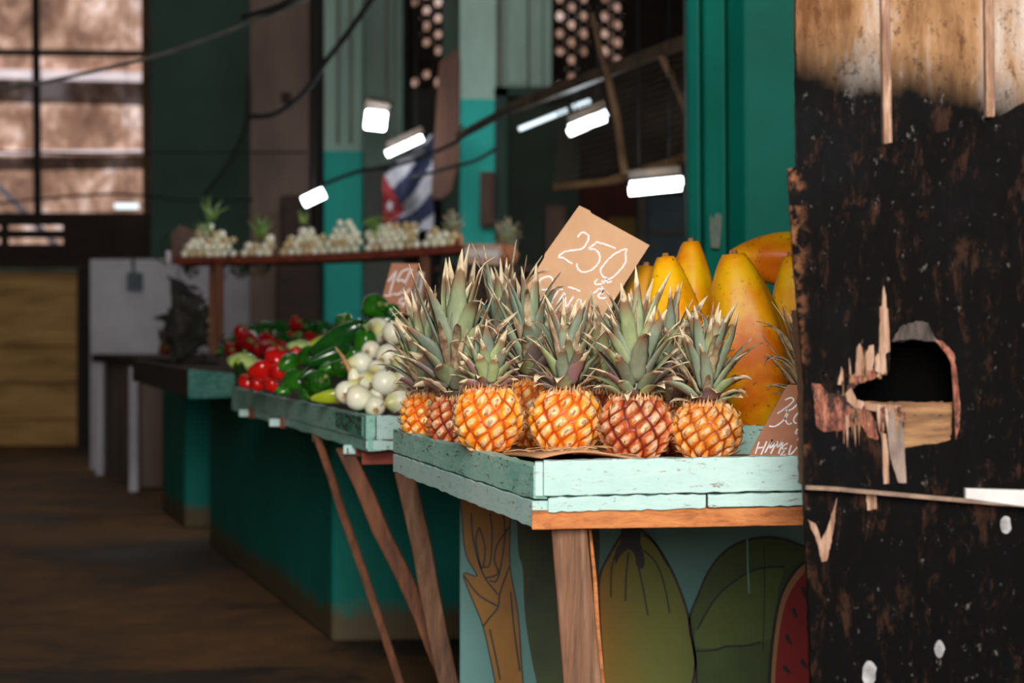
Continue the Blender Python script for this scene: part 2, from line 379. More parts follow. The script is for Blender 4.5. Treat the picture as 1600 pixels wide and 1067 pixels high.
# back wall with openings: built of rectangles at depth 16
DB = 16.0
def rect(mb, x0, y0, x1, y1, d, th=.15, mi=0):
    a = P(x0, y1, d); b = P(x1, y0, d)
    mb.box(((a.x+b.x)/2, d+th/2, (a.z+b.z)/2), (abs(b.x-a.x), th, abs(b.z-a.z)), mi=mi)
def hole_cell(mb, x0, x1, y0, y1, d, rx, ry, th=.1, cx=None, cy=None, n_=16):
    cx = cx if cx else (x0+x1)/2; cy = cy if cy else (y0+y1)/2
    out = []; inn = []
    for k in range(n_):
        t_ = 2*PI*(k+.5)/n_; c_, s2 = math.cos(t_), math.sin(t_); m_ = max(abs(c_), abs(s2))
        ex = (x0+x1)/2+c_/m_*(x1-x0)/2; ey = (y0+y1)/2+s2/m_*(y1-y0)/2
        out.append((ex, ey)); inn.append((cx+c_*rx, cy+s2*ry))
    # force exact corners
    vs = [P(x, y, d) for x, y in out]+[P(x, y, d) for x, y in inn]
    vs += [v+Vector((0, th, 0)) for v in vs]; fs = []
    for k in range(n_):
        j = (k+1) % n_; fs += [[k, j, j+n_, k+n_], [k+n_, j+n_, j+3*n_, k+3*n_], [k+2*n_, k+3*n_, j+3*n_, j+2*n_]]
    mb.add(vs, fs)
mb = MB()
rect(mb, -2000, 395, 240, 760, DB)            # below window
rect(mb, 224, -900, 640, 760, DB)              # right of window
rect(mb, -2000, -1100, -1000, 395, DB); rect(mb, -1000, -1100, 224, -620, DB)
rect(mb, 640, 150, 862, 760, DB); rect(mb, 862, 148, 3000, 760, DB); rect(mb, 640, -1100, 3000, -220, DB)
rect(mb, 985, -220, 3000, 148, DB); rect(mb, 700, -220, 866, 150, DB)
def strips(cols, w_, h_, off0, skip=(), top=-210, bot=148, r_=(6.2, 9)):
    for i, cx in enumerate(cols):
        y = top+(h_/2 if i % 2 else 0); 
        rect(mb, cx-w_/2, -222, cx+w_/2, y, DB, .1)
        k = 0
        while y+h_ <= bot:
            if (i, k) in skip or y > 108 and i % 2: rect(mb, cx-w_/2, y, cx+w_/2, y+h_, DB, .1)
            else: hole_cell(mb, cx-w_/2, cx+w_/2, y, y+h_, DB, R.uniform(.8, 1)*r_[0], R.uniform(.8, 1)*r_[1])
            y += h_; k += 1
        rect(mb, cx-w_/2, y, cx+w_/2, bot+4, DB, .1)
strips([875, 893.5, 912], 18.6, 27.5, 0, skip={(0, 11), (0,10+1), (2, 11), (2,12), (1, 12)})
strips([945, 965], 19, 27.5, 0, skip={(0, 11), (1, 11), (0, 12), (1, 12)}, bot=148)
rect(mb, 866, -222, 866.5, 148, DB); rect(mb, 921, -222, 936, 148, DB, .1); rect(mb, 974, -222, 986, 148, DB, .1)
strips([648, 666, 684], 18, 25, 0, skip={(1, 11), (2, 12), (0, 10), (0, 11), (0, 12), (0,9)}, bot=142)
rect(mb, 637, -222, 640, 150, DB, .1); rect(mb, 693, -222, 702, 150, DB, .1)
struct(mb.build('wall_back', M['blockwall']))
# big window
wt = empty('window_1', P(0, 400, 15.9)); struct(wt)
mb = MB(); 
mb.bar(P(50, -600, 15.95), P(59, 336, 15.95), .06, .05); mb.bar(P(-400, 78, 15.9), P(222, 84, 15.9), .05, .05)
mb.bar(P(-120, -600, 15.95), P(-118, 336, 15.95), .06, .05); mb.bar(P(-400, -160, 15.9), P(222, -160, 15.9), .05, .05)
mb.bar(P(-400, 337, 15.9), P(230, 337, 15.9), .06, .05); mb.build('glazing_bars', M['black'], wt, absolute=True)
mb = MB(); mb.bar(P(224, -600, 15.8), P(231, 336, 15.8), .075, .06); mb.build('window_frame', M['rust'], wt, absolute=True)
mb = MB(); mb.bar(P(233, -600, 15.7), P(240, 336, 15.7), .03, .06); mb.build('window_trim', M['greyframe'], wt, absolute=True)
g = N('dusty_glass'); g.b.inputs['Transmission Weight'].default_value = 1; g.b.inputs['IOR'].default_value = 1.02
M['glass'] = g.done((.95, .93, .92, 1), .03)
mb = MB()
for x0, x1 in ((-400, -121), (-116, 50), (60, 222)):
    for y0, y1 in ((-600, -164), (-157, 78), (86, 334)): rect(mb, x0, y0, x1, y1, 15.93, .004)
mb.build('window_panes', M['glass'], wt, absolute=True)

# dark rail with slots below the window
rl = empty('slatted_barrier', PZ(60, 15.3, 0)); tag(rl, 'dark slatted wooden barrier with bright gaps under the big window', 'barrier')
mb = MB()
rect(mb, -300, 337, 110, 352, 15.3, .04); rect(mb, -300, 359, 110, 372, 15.3, .04); rect(mb, -300, 381, 110, 424, 15.3, .04)
rect(mb, 98, 334, 244, 424, 15.25, .05); mb.build('slats', M['dark_wood'], rl, absolute=True)
for x in (-150, 6, 240):
    mb = MB(); rect(mb, x-5, 338, x+5, 690, 15.36, .06); mb.build('post', M['dark_wood'], rl, absolute=True)
mb = MB(); 
mb.bar(P(170, 341, 15.2), P(170, 405, 15.2), .05, .04); mb.build('upright', M['dark_wood'], rl, absolute=True)

# plywood counter front at the far left
pc = empty('plywood_partition', PZ(20, 14.9, 0)); tag(pc, 'grimy brown plywood stall front below the dark slatted barrier', 'partition')
mb = MB()
a = P(-260, 425, 14.9); 
for y0, y1 in ((425, 541), (543, 598), (600, 655), (657, 696)):
    rect(mb, -300, y0, 124, y1, 14.9, .04)
mb.build('plank', M['ply'], pc, absolute=True, bevel=.004)
mb = MB(); rect(mb, -300, 418, 126, 426, 14.84, .2); mb.build('ledge', M['greyframe'], pc, absolute=True)
mb = MB(); a = P(134, 420, 14.7); mb.box((a.x, 14.7, a.z/2), (.11, .12, a.z)); mb.build('corner_post', M['black'], pc, absolute=True)

# middle wall: whitewash below, green above (depth 12.6)
D2 = 12.6
zs = yz(405, D2)
mb = MB(); rect(mb, 236, -900, 400, 404, D2, .25); wm = struct(mb.build('wall_middle', M['darkgreen']))
mb = MB(); a = P(141, 0, D2-.02); b = P(432, 0, D2-.02)
zt = yz(405, D2-.02); mb.hexa([PZ(141, D2-.05, 0), PZ(435, D2-.05, 0), PZ(435, D2+.2, 0), PZ(146, D2+.2, 0)], [PZ(141, D2-.05, zt), PZ(435, D2-.05, zt), PZ(435, D2+.2, zt), PZ(146, D2+.2, zt)])
mb.build('dado', M['whitewall'], wm)
mb = MB(); mb.box(P(211, 440, D2-.1), (.1, .06, .12)); mb.tube([P(208, 405, D2-.1), P(209, 435, D2-.1)], .012)
tag(mb.build('switch_box', M['bluegrey'], bevel=.01), 'small grey box on the whitewashed wall at the far left', 'switch box')
# pillars, left to right
def pillar(name, x0, x1, d, depth, mat, ytop=-900, zbot=0):
    mb = MB(); zt = yz(ytop, d)
    mb.hexa([PZ(x0, d, zbot), PZ(x1, d, zbot), PZ(x1, d, zbot)+Vector((0, depth, 0)), PZ(x0, d, zbot)+Vector((0, depth, 0))],
            [PZ(x0, d, zt), PZ(x1, d, zt), PZ(x1, d, zt)+Vector((0, depth, 0)), PZ(x0, d, zt)+Vector((0, depth, 0))])
    return struct(mb.build(name, mat, bevel=.01))
pillar('trim_1', 390, 484, 12.0, .5, M['brownpillar'])
pillar('gap_shade_block', 484, 512, 12.3, .4, M['black'])  # no pillar: black block with the gap's shade put into its colour
M['pt1'] = two_tone('pale_green_over_teal', srgb(20, 160, 146), srgb(150, 180, 166), yz(236, 11.6))
M['pt2'] = two_tone('pale_green_over_teal_b', srgb(40, 190, 176), srgb(176, 206, 192), yz(155, 11))
pillar('trim_3', 506, 566, 11.6, .5, M['pt1'])
pillar('trim_4', 566, 630, 11.75, .5, two_tone('grey_green_plaster', srgb(84, 88, 80), srgb(118, 140, 128), yz(262, 11.75)))
mb = MB(); 
for x in (528, 548, 604): mb.bar(P(x, -600, 11.57), P(x, 225, 11.57), .02, .03)
struct(mb.build('trim_5', M['greyframe']))
pillar('trim_6', 690, 722, 11.6, .4, M['hallwall'])
pillar('trim_7', 718, 776, 11.0, .5, M['pt2'])
mb = MB(); rect(mb, 776, -700, 824, 136, 11.02, .4); rect(mb, 827, -700, 862, 136, 11.0, .4); struct(mb.build('trim_8', two_tone('pale_green_plaster', srgb(150, 180, 166), srgb(168, 196, 182), 0)))
mb = MB(); mb.bar(P(778, -600, 10.98), P(780, 136, 10.98), .03, .03); struct(mb.build('trim_9', M['greyframe']))
# green door frame
dr = empty('door_1', PZ(830, 11, 0)); struct(dr)
mb = MB(); rect(mb, 773, 136, 793, 640, 10.9, .12); rect(mb, 773, 136, 905, 150, 10.9, .12); mb.build('door_frame', M['darkgreen'], dr, absolute=True)
mb = MB(); rect(mb, 793, 150, 905, 640, 11.3, .05); mb.build('doorway_shade', plain('doorway_shade_olive', srgb(34, 44, 34), srgb(52, 64, 50), 1.5, .8), dr, absolute=True)  # panel with the doorway's dark interior put into its colour
mb = MB(); rect(mb, 862, 136, 1300, 700, 12.8, .1); struct(mb.build('wall_recess', M['black']))
mb = MB(); rect(mb, 868, 283, 1002, 420, 12.0, .1); struct(mb.build('wall_recess_red', M['redwall']))
mb = MB(); rect(mb, 630, 140, 722, 660, 12.9, .1); struct(mb.build('wall_gap', M['black']))  # black sheet; the shade of the open gap is put into its colour
mb = MB(); rect(mb, 952, 340, 1000, 747, 11.8, .1); tag(mb.build('yellow_board', M['yellow']), 'dark yellow board against the red wall behind the large price card', 'board')
bp = empty('grey_cabinet', PZ(1040, 11.2, 0)); tag(bp, 'blue-grey metal cabinet below the brightest tube lamp beside the teal column', 'cabinet')
mb = MB(); a = PZ(1000, 11.4, 0); b = PZ(1090, 11.4, 0); zt = yz(305, 11.4); mb.box(((a.x+b.x)/2, 11.6, zt/2), (b.x-a.x, .4, zt)); mb.build('carcass', M['bluegrey'], bp, absolute=True, bevel=.01)
mb = MB(); rect(mb, 1012, 358, 1086, 366, 11.36, .04); rect(mb, 998, 305, 1008, 520, 11.36, .04); mb.build('rails', M['steel'], bp, absolute=True)
mb = MB(); rect(mb, 750, 268, 773, 352, 10.85, .05); rect(mb, 752, 352, 771, 356, 10.8, .1); tag(mb.build('notice_board', M['brownboard'], bevel=.006), 'narrow dark brown wooden box hung on the teal pillar', 'box')
mb = MB(); rect(mb, 853, 322, 884, 392, 11.0, .08); tag(mb.build('cardboard_sheet', M['brownboard']), 'brown sheet standing in the dark doorway behind the large price card', 'sheet')
mb = MB(); rect(mb, 437, 305, 472, 420, 11.4, .3); rect(mb, 430, 405, 500, 640, 11.4, .2); tag(mb.build('dark_cupboard', M['dark_wood'], bevel=.02), 'tall black cupboard standing before the brown pillar behind the onion shelf', 'cupboard')
mb = MB(); a = P(447, 153, 11.972); mb.box(a, (.06, .06, .07)); tag(mb.build('junction_box', M['dark_wood'], bevel=.01), 'small dark junction box high on the brown plaster pillar', 'junction box')

# tall tapered brown board
mb = MB(); d = 10.4
out = [(686, 96), (716, 74), (719, 90), (718, 250), (706, 300), (690, 312), (673, 310), (676, 260), (681, 180)]
mb.poly([P(x, y, d) for x, y in out], (0, .05, 0)); tag(mb.build('hanging_board', M['brownboard'], bevel=.006), 'tall brown board with rounded foot hanging beside the draped flag', 'board')
# flag
d = 10.55; mb = MB(); n1, n2 = 24, 30
def flagpt(u, v):
    # u along stripes (left-right), v downward; sag grows toward the left
    x = 598+u*80; ytop = 262-56*u**1.3; ybot = 352+10*u
    sag = 16*math.sin(u*PI*.9)
    y = ytop+(ybot-ytop)*v+sag*(1-abs(2*v-1))
    return P(x, y, d+.035*math.sin(u*9+v*3)+.02*math.sin(v*11))
vs = [flagpt(i/n1, j/n2) for j in range(n2+1) for i in range(n1+1)]
fs = []; mis = []
for j in range(n2):
    for i in range(n1):
        a = j*(n1+1)+i; fs.append([a, a+1, a+n1+2, a+n1+1]); u = i/n1; v = j/n2
        s5 = v+.42*(u-.35)*(1)  # stripe index skewed
        k = int((s5+.3)*3.7)
        mi = 0 if k % 2 else 1
        if u < .42*(1-abs(v-.62)/.5): mi = 2
        mis.append(mi)
for f_, m_ in zip(fs, mis): mb.f.append(f_); mb.mi.append(m_)
mb.v = vs
fl = mb.build('flag', [plain('flag_white', srgb(150, 148, 156), srgb(176, 174, 180), 6, .8), plain('flag_navy', srgb(14, 20, 44), srgb(24, 32, 64), 6, .8), plain('flag_red', srgb(110, 22, 26), srgb(136, 30, 32), 6, .8)], smooth=True)
so2 = fl.modifiers.new('solid', 'SOLIDIFY'); so2.thickness = .004
tag(fl, 'draped flag with navy and white stripes, a red triangle and a white star', 'flag')
mb = MB(); cx, cy = 609, 322
st = []
for k in range(10):
    a = -PI/2+k*PI/5; r_ = 7.5 if k % 2 == 0 else 3; st.append(P(cx+r_*math.cos(a), cy+r_*1.5*math.sin(a), d-.05))
mb.poly(st, (0, .004, 0)); mb.build('star', bpy.data.materials['flag_white'], fl)
mb = MB(); mb.tube([P(590, 262, 10.5), P(640, 240, 10.5), P(725, 196, 10.5)], .008); mb.build('cord', M['cable'], fl)

# teal column on the right
mb = MB(); d = 5.2
def colx(x, dd, z): return PZ(x, dd, z)
prof = [(1074, 5.28), (1079, 5.22), (1098, 5.2), (1104, 5.28), (1138, 5.3), (1142, 5.2), (1168, 5.14), (1262, 5.12), (1300, 5.3), (1300, 5.9), (1074, 5.9)]
tops = [(x-6 if x < 1200 else x) for x, _ in prof]
mb.hexa([PZ(x+1, dd, 0) for x, dd in prof], [PZ(x-14 if x < 1200 else x-10, dd, 4.2) for x, dd in prof])
cl = struct(mb.build('trim_10', M['teal_col'], bevel=.008))
mb = MB(); pts = [(1109, 334), (1114, 342), (1120, 332), (1128, 336), (1127, 360), (1124, 388), (1111, 387), (1109, 362)]
mb.poly([P(x, y, 5.26) for x, y in pts], (0, .004, 0)); mb.build('peeled_patch', plain('bare_plaster', srgb(90, 110, 100), srgb(130, 136, 124), 20, .9), cl)

# ------------------------------------------------------------------ trusses, mesh, cables, lamps
tr = empty('wire_mesh_screen', P(900, 200, 8)); tag(tr, 'rusty wire mesh screen on slanting bars, hanging beside the teal column', 'screen')
mb = MB(); mb.bar(P(715, 214, 8.6), P(800, 168, 8.4), .03, .03); mb.bar(P(800, 168, 8.4), P(1090, 58, 7.6), .035, .05); mb.build('top_bar', M['steel'], tr, absolute=True)
mb = MB(); mb.bar(P(866, 292, 8.2), P(955, 283, 8.0), .02, .03); mb.bar(P(955, 283, 8.0), P(1090, 240, 7.6), .025, .035); mb.build('bottom_bar', M['rust'], tr, absolute=True)
mb = MB(); mb.tube([P(925, 20, 7.8), P(938, 80, 7.8), P(952, 130, 7.8), P(965, 190, 7.8), P(976, 272, 7.8)], [.01, .012, .016, .017, .018]); mb.build('brace', M['rust'], tr, absolute=True)
mb = MB(); mb.tube([P(1034, 88, 7.7), P(1055, 130, 7.7), P(1075, 175, 7.7)], .016); mb.build('brace', M['rust'], tr, absolute=True)
mb = MB()
def ytopm(x): return 168-(x-800)*.38
for k in range(31):
    x = 870+k*7.3; y0 = ytopm(x)+4; y1 = 292-(x-866)*.24; 
    if y1 > y0: mb.tube([P(x, y0, 8.1-(x-870)*.0022), P(x+6, (y0+y1)/2, 8.0-(x-870)*.0022), P(x-4, y1, 8.1-(x-870)*.0022)], .0019, 4)
for k in range(16):
    t_ = k/16; mb.tube([P(868, ytopm(868)+t_*(290-ytopm(868)), 8.15), P(1085, ytopm(1085)+t_*(240-ytopm(1085)), 7.65)], .0019, 4)
mb.build('mesh', M['steel'], tr, absolute=True)

def cable(pts, d, r_, mat, label):
    mb = MB(); pp = []
    for i in range(len(pts)-1):
        for k in range(8):
            t_ = k/8; p0 = pts[max(i-1, 0)]; p1 = pts[i]; p2 = pts[i+1]; p3 = pts[min(i+2, len(pts)-1)]
            q = [.5*((2*b_)+(-a_+c_)*t_+(2*a_-5*b_+4*c_-e_)*t_*t_+(-a_+3*b_-3*c_+e_)*t_**3) for a_, b_, c_, e_ in zip(p0, p1, p2, p3)]
            pp.append(q)
    pp.append(list(pts[-1])); n_ = len(pp)
    dd = (lambda i: d[0]+(d[1]-d[0])*i/(n_-1))
    mb.tube([P(q[0], q[1], dd(i)) for i, q in enumerate(pp)], r_, 6); tag(mb.build('cable', mat, smooth=True), label, 'cable')
cable([(-60, 148), (60, 130), (235, 90), (340, 55), (440, 14), (520, -20)], (9, 7), .009, M['grey_cable'], 'thick grey cable rising across the big window to the top')
cable([(390, 182), (430, 178), (475, 145), (510, 95), (545, 50), (600, -30)], (8.8, 8), .014, M['cable'], 'thick black cable bundle looping up from the brown pillar')
cable([(388, 120), (385, 190), (360, 250), (320, 305)], (11.6, 11.8), .012, M['cable'], 'black cable hanging down in front of the dark green wall')
cable([(-20, 236), (150, 240), (300, 238), (480, 238)], (12, 11.4), .006, M['cable'], 'thin dark cable running level across the big window')
cable([(-10, 318), (120, 306), (200, 304), (300, 313), (395, 312)], (11.6, 11.4), .008, M['cable'], 'thin dark cable running low across the big window')
cable([(500, 290), (560, 268), (620, 258), (700, 228), (760, 190), (850, 150)], (8.6, 8.3), .009, M['cable'], 'black cable sagging from the flag to the mesh screen')
cable([(640, 280), (700, 262), (740, 252), (776, 232)], (8.9, 8.8), .009, M['cable'], 'lower black cable crossing the teal pillar beside the hanging board')
cable([(380, 26), (410, 18), (438, 8), (470, -10)], (7.6, 7.2), .012, M['cable'], 'short black cable above the grey one at the top of the brown pillar')

def lamp(ends, d, r_, mat, name, label, tubes=1, gap=0, housing=True, cat='lamp', power=0):
    (x0, y0), (x1, y1) = ends; c = P((x0+x1)/2, (y0+y1)/2, d); root = empty(name, c); tag(root, label, cat)
    a = P(x0, y0, d); b = P(x1, y1, d+.0)
    for k in range(tubes):
        o = Vector((gap*k*.25, 0, gap*k)); mb = MB(); mb.tube([a+o, b+o], r_, 12)
        mb.build('tube', mat, root, True, absolute=True)
    if housing:
        mb = MB(); o = Vector((0, .06, r_+.03+gap*(tubes-1))); mb.bar(a+o, b+o, .07, .03); mb.build('housing', M['steel'], root, absolute=True)
        mb = MB(); m_ = (a+b)/2+o; mb.tube([a.lerp(b, .2)+o, Vector((a.lerp(b, .2).x, a.lerp(b, .2).y+.06, 6))], .003, 5); mb.tube([a.lerp(b, .8)+o, Vector((a.lerp(b, .8).x, a.lerp(b, .8).y+.06, 6))], .003, 5)
        mb.build('hanger', M['cable'], root, absolute=True)
    if not housing:
        mb = MB(); m_ = (a+b)/2+Vector((0, .01, r_+.002)); mb.tube([m_, Vector((m_.x, m_.y, 6))], .003, 5); mb.build('hanger', M['cable'], root, absolute=True)
    if power:
        l = bpy.data.lights.new(name+'_light', 'POINT'); l.energy = power; l.color = (.88, .95, 1); l.shadow_soft_size = .08
        lo = bpy.data.objects.new(name+'_light', l); col.objects.link(lo); lo.location = c+Vector((0, -.15, -.05))
lamp([(983, 299), (1064, 291)], 7.5, .018, M['tube'], 'tube_lamp', 'bright double tube lamp nearest the teal column', 2, .022, power=7)
lamp([(888, 208), (946, 184)], 8.6, .018, M['tube'], 'tube_lamp', 'bright double tube lamp in the middle of the mesh screen', 2, .022, power=6)
lamp([(811, 202), (886, 172)], 9.6, .011, M['tube_dim'], 'led_strip', 'long thin beaded light strip left of the mesh screen lamps', housing=False)
lamp([(894, 168), (922, 158)], 9.6, .013, M['tube_dim'], 'led_strip', 'short piece of light strip at the upper end of the long one', housing=False)
lamp([(604, 241), (660, 215)], 9.2, .017, M['tube'], 'tube_lamp', 'slanting single tube lamp in front of the flag', 1, power=5)
lamp([(474, 316), (506, 301)], 8.9, .027, M['tube'], 'tube_lamp', 'short stubby tube lamp just above the onion shelf', 1, housing=False, power=4)
lamp([(180, 322), (216, 322)], 15.0, .022, M['tube_dim'], 'tube_lamp', 'small distant tube lamp at the bottom corner of the big window', 1, housing=False)
fl = empty('floodlight', P(588, 186, 10.2)); tag(fl, 'square white floodlight shining on the pale green pillar', 'floodlight')
mb = MB(); mb.box(P(587, 188, 10.2), (.115, .02, .105), Euler((0, .12, 0))); mb.build('lens', emit('flood_lens', (.9, .95, 1, 1), 16), fl, absolute=True, bevel=.01)
mb = MB(); mb.box(P(590, 168, 10.28), (.15, .08, .09), Euler((.3, .2, 0))); mb.build('housing', M['steel'], fl, absolute=True, bevel=.01)
mb = MB(); mb.tube([P(590, 168, 10.3), P(600, 160, 11.76)], .012); mb.build('bracket', M['steel'], fl, absolute=True)
l = bpy.data.lights.new('flood', 'POINT'); l.energy = 9; l.color = (.88, .95, 1); l.shadow_soft_size = .05
lo = bpy.data.objects.new('flood', l); col.objects.link(lo); lo.location = P(590, 200, 10.05)

# ------------------------------------------------------------------ masonry counters along the aisle
DX = -.30; DY = .954   # aisle direction (away)
mb = MB(); K = P(518, 1003, 5.68); K.z = 0
e = Vector((DX, DY, 0)).normalized()
L1 = 2.6
q = [K, Vector((.2, 5.75, 0)), Vector((.2, 5.75, 0))+e*L1, K+e*L1]
zt = .675
mb.hexa(q, [p+Vector((0, 0, zt)) for p in q]); tag(mb.build('masonry_counter', M['teal'], bevel=.012), 'long teal painted masonry counter behind the wooden struts', 'counter')
K2 = K+e*2.75+Vector((-.0, 0, 0))
c2 = PZ(288, 8.9, 0)
mb = MB(); q = [c2, PZ(346, 8.9, 0), PZ(346, 8.9, 0)+e*.9+Vector((.3, 0, 0)), c2+e*.9]
zt = .70; mb.hexa(q, [p+Vector((0, 0, zt)) for p in q]); tag(mb.build('masonry_counter', M['teal'], bevel=.012), 'farther teal masonry counter under the dark far tray', 'counter')
# far counter with pale posts
fc = empty('far_stall', PZ(200, 11, 0)); tag(fc, 'dark far stall counter with pale posts before the whitewashed wall', 'counter')
mb = MB(); a = PZ(143, 12.2, 0); b = PZ(300, 9.6, 0); z1 = yz(553, 12.2)
q = [PZ(143, 12.3, z1), PZ(296, 9.9, z1), PZ(420, 9.9, z1), PZ(330, 12.3, z1)]
mb.hexa([p-Vector((0, 0, .05)) for p in q], q); mb.build('counter_top', M['dark_wood'], fc, absolute=True)
mb = MB(); q = [PZ(166, 12.2, 0), PZ(206, 11.2, 0), PZ(300, 11.2, 0), PZ(300, 12.2, 0)]
mb.hexa(q, [p+Vector((0, 0, z1-.05)) for p in q]); mb.build('counter_body', M['brownpillar'], fc, absolute=True)
for x, dd in ((157, 12.1), (210, 10.9)):
    mb = MB(); p = PZ(x, dd, 0); mb.box((p.x, dd, (z1-.06)/2), (.05, .06, z1-.06)); mb.build('post', M['whitewall'], fc, absolute=True)

# ------------------------------------------------------------------ trays (tables)
RZ = .7665
inw = Vector((.955, .298, 0))
# middle tray
t2 = empty('vegetable_tray_table', (-.2, 4.9, 0)); tag(t2, 'long pale green wooden tray table holding onions, peppers and tomatoes', 'table')
A = PZ(572, 4.2, RZ); B = PZ(362, 6.18, RZ); A2 = PZ(720, 4.25, RZ)
mb = MB(); plank(mb, A, B, .052, .022, inw, rag=.002); mb.build('side_board', M['mint_old'], t2, absolute=True)
mb = MB(); plank(mb, A+Vector((.004, 0, -.054)), B+Vector((0, 0, -.05)), .026, .03, inw, rag=.003); mb.build('lower_board', M['mint_old'], t2, absolute=True)
mb = MB(); plank(mb, A+Vector((.024, -.001, 0)), A2, .054, .022, (0, 1, 0), rag=.002); mb.build('front_board', M['mint'], t2, absolute=True)
mb = MB(); plank(mb, A+Vector((.0, .0, -.056)), A2-Vector((0, 0, .054)), .02, .022, (0, 1, 0), rag=.003); mb.build('front_strip', M['mint'], t2, absolute=True)
mb = MB(); q = [A+inw*.02, A2, A2+Vector((-.3, 2.0, 0)), B+inw*.02]; q = [p-Vector((0, 0, .045)) for p in q]
mb.hexa([p-Vector((0, 0, .02)) for p in q], q); mb.build('tray_bottom', M['strut_wood'], t2, absolute=True)
# peeled teal scrap on the outer board near the corner
mb = MB(); s0 = A.lerp(B, .015)-inw*.003; s1 = A.lerp(B, .16)-inw*.003
mb.hexa([s0-Vector((0, 0, .047)), s1-Vector((0, 0, .04)), s1-Vector((0, 0, .004)), s0-Vector((0, 0, .004))], [p+inw*.004 for p in [s0-Vector((0, 0, .047)), s1-Vector((0, 0, .04)), s1-Vector((0, 0, .004)), s0-Vector((0, 0, .004))]])
mb.build('paint_scrap', painted('flaking_teal_paint', srgb(40, 140, 120), srgb(80, 170, 150), amount=.5, wcol=srgb(80, 30, 20)), t2, absolute=True)
# brackets beneath
for x, y, dd in ((382, 645, 5.75), (430, 660, 5.25), (547, 702, 4.38)):
    mb = MB(); c = P(x, y, dd); mb.box(c, (.03, .03, .022)); mb.build('block', M['mint'], t2, absolute=True, bevel=.002)
    mb = MB(); mb.bar(c+Vector((.012, 0, .0)), c+Vector((.5, .15, .0)), .03, .03); mb.build('cross_beam', M['red_wood'], t2, absolute=True)
def leg(x0, y0, d0, x1, y1, d1, w_, mat, root, w2=None):
    a = P(x0, y0, d0); b = P(x1, y1, d1); t_ = (a.z-0)/(a.z-b.z); b = a+(b-a)*t_
    mb = MB(); n_ = 7; pts = [a.lerp(b, i/n_) for i in range(n_+1)]
    for i in range(1, n_): pts[i] += Vector((R.uniform(-.004, .004), 0, 0))
    w2 = w2 or w_; vs = []
    for i, p in enumerate(pts):
        ww = (w_+(w2-w_)*i/n_)/2
        vs += [p+Vector((-ww, -ww*.7, 0)), p+Vector((ww, -ww*.7, 0)), p+Vector((ww, ww*.7, 0)), p+Vector((-ww, ww*.7, 0))]
    fs = [[3, 2, 1, 0], [n_*4+k for k in range(4)]]
    for i in range(n_):
        for k in range(4): fs.append([i*4+k, i*4+(k+1) % 4, i*4+4+(k+1) % 4, i*4+4+k])
    mb.add(vs, fs); return mb.build('leg', mat, root, absolute=True, bevel=.004)
leg(494, 678, 4.8, 627, 1067, 4.55, .022, M['strut_wood'], t2)
leg(538, 700, 4.4, 688, 1030, 4.3, .042, M['strut_wood'], t2)
leg(632, 738, 4.25, 702, 1067, 4.2, .046, M['post_wood'], t2)
mb = MB(); mb.bar(P(566, 715, 4.3), P(700, 712, 4.3), .03, .03); mb.build('cross_beam', M['red_wood'], t2, absolute=True)
# nails
for x, y, dd in ((543, 706, 4.3), (488, 682, 4.7)):
    mb = MB(); mb.tube([P(x, y-6, dd), P(x+1, y+8, dd)], .0016, 6); mb.build('nail', M['steel'], t2, absolute=True)
# sloping board that carries the heap (rises to the right)
def slope_z(p):   # height of the sloping bed at a world point
    s_ = (Vector((p.x, p.y, 0))-Vector((A.x, A.y, 0))).dot(inw)
    return .722+max(0, s_-.03)*.78
mb = MB(); Ai = A+inw*.03; Bi = B+inw*.03; q0 = [Vector((Ai.x, Ai.y+.04, .728)), Vector((Bi.x, Bi.y, .728))]
W_ = .34; q1 = [p+inw*W_+Vector((0, 0, W_*.62)) for p in q0]
mb.hexa([q0[0], q1[0], q1[1], q0[1]], [p+Vector((0, 0, .012)) for p in (q0[0], q1[0], q1[1], q0[1])])
mb.build('sloping_shelf', M['dark_wood'], t2, absolute=True)

# far tray
t3 = empty('far_tray_table', (-.9, 7.2, 0)); tag(t3, 'dark teal wooden tray table behind the tomatoes, holding red and green peppers', 'table')
A3 = PZ(294, 6.6, yz(577, 6.6)); B3 = PZ(366, 6.4, yz(584, 6.4))
mb = MB(); plank(mb, A3, B3, .105, .03, (0, 1, 0), h2=.08); mb.build('front_board', M['mint_dark'], t3, absolute=True)
mb = MB(); Z3 = A3.z; C3 = A3+Vector((-.62, 2.05, 0)); plank(mb, A3, C3, .1, .03, inw); mb.build('side_board', M['dark_wood'], t3, absolute=True)
mb = MB(); q = [A3+Vector((.03, .03, -.02)), B3+Vector((.5, .2, 0)), B3+Vector((.3, 2.1, 0)), C3+Vector((.03, 0, 0))]
for p in q: p.z = Z3-.03
mb.hexa([p-Vector((0, 0, .03)) for p in q], q); mb.build('tray_bottom', M['dark_wood'], t3, absolute=True)

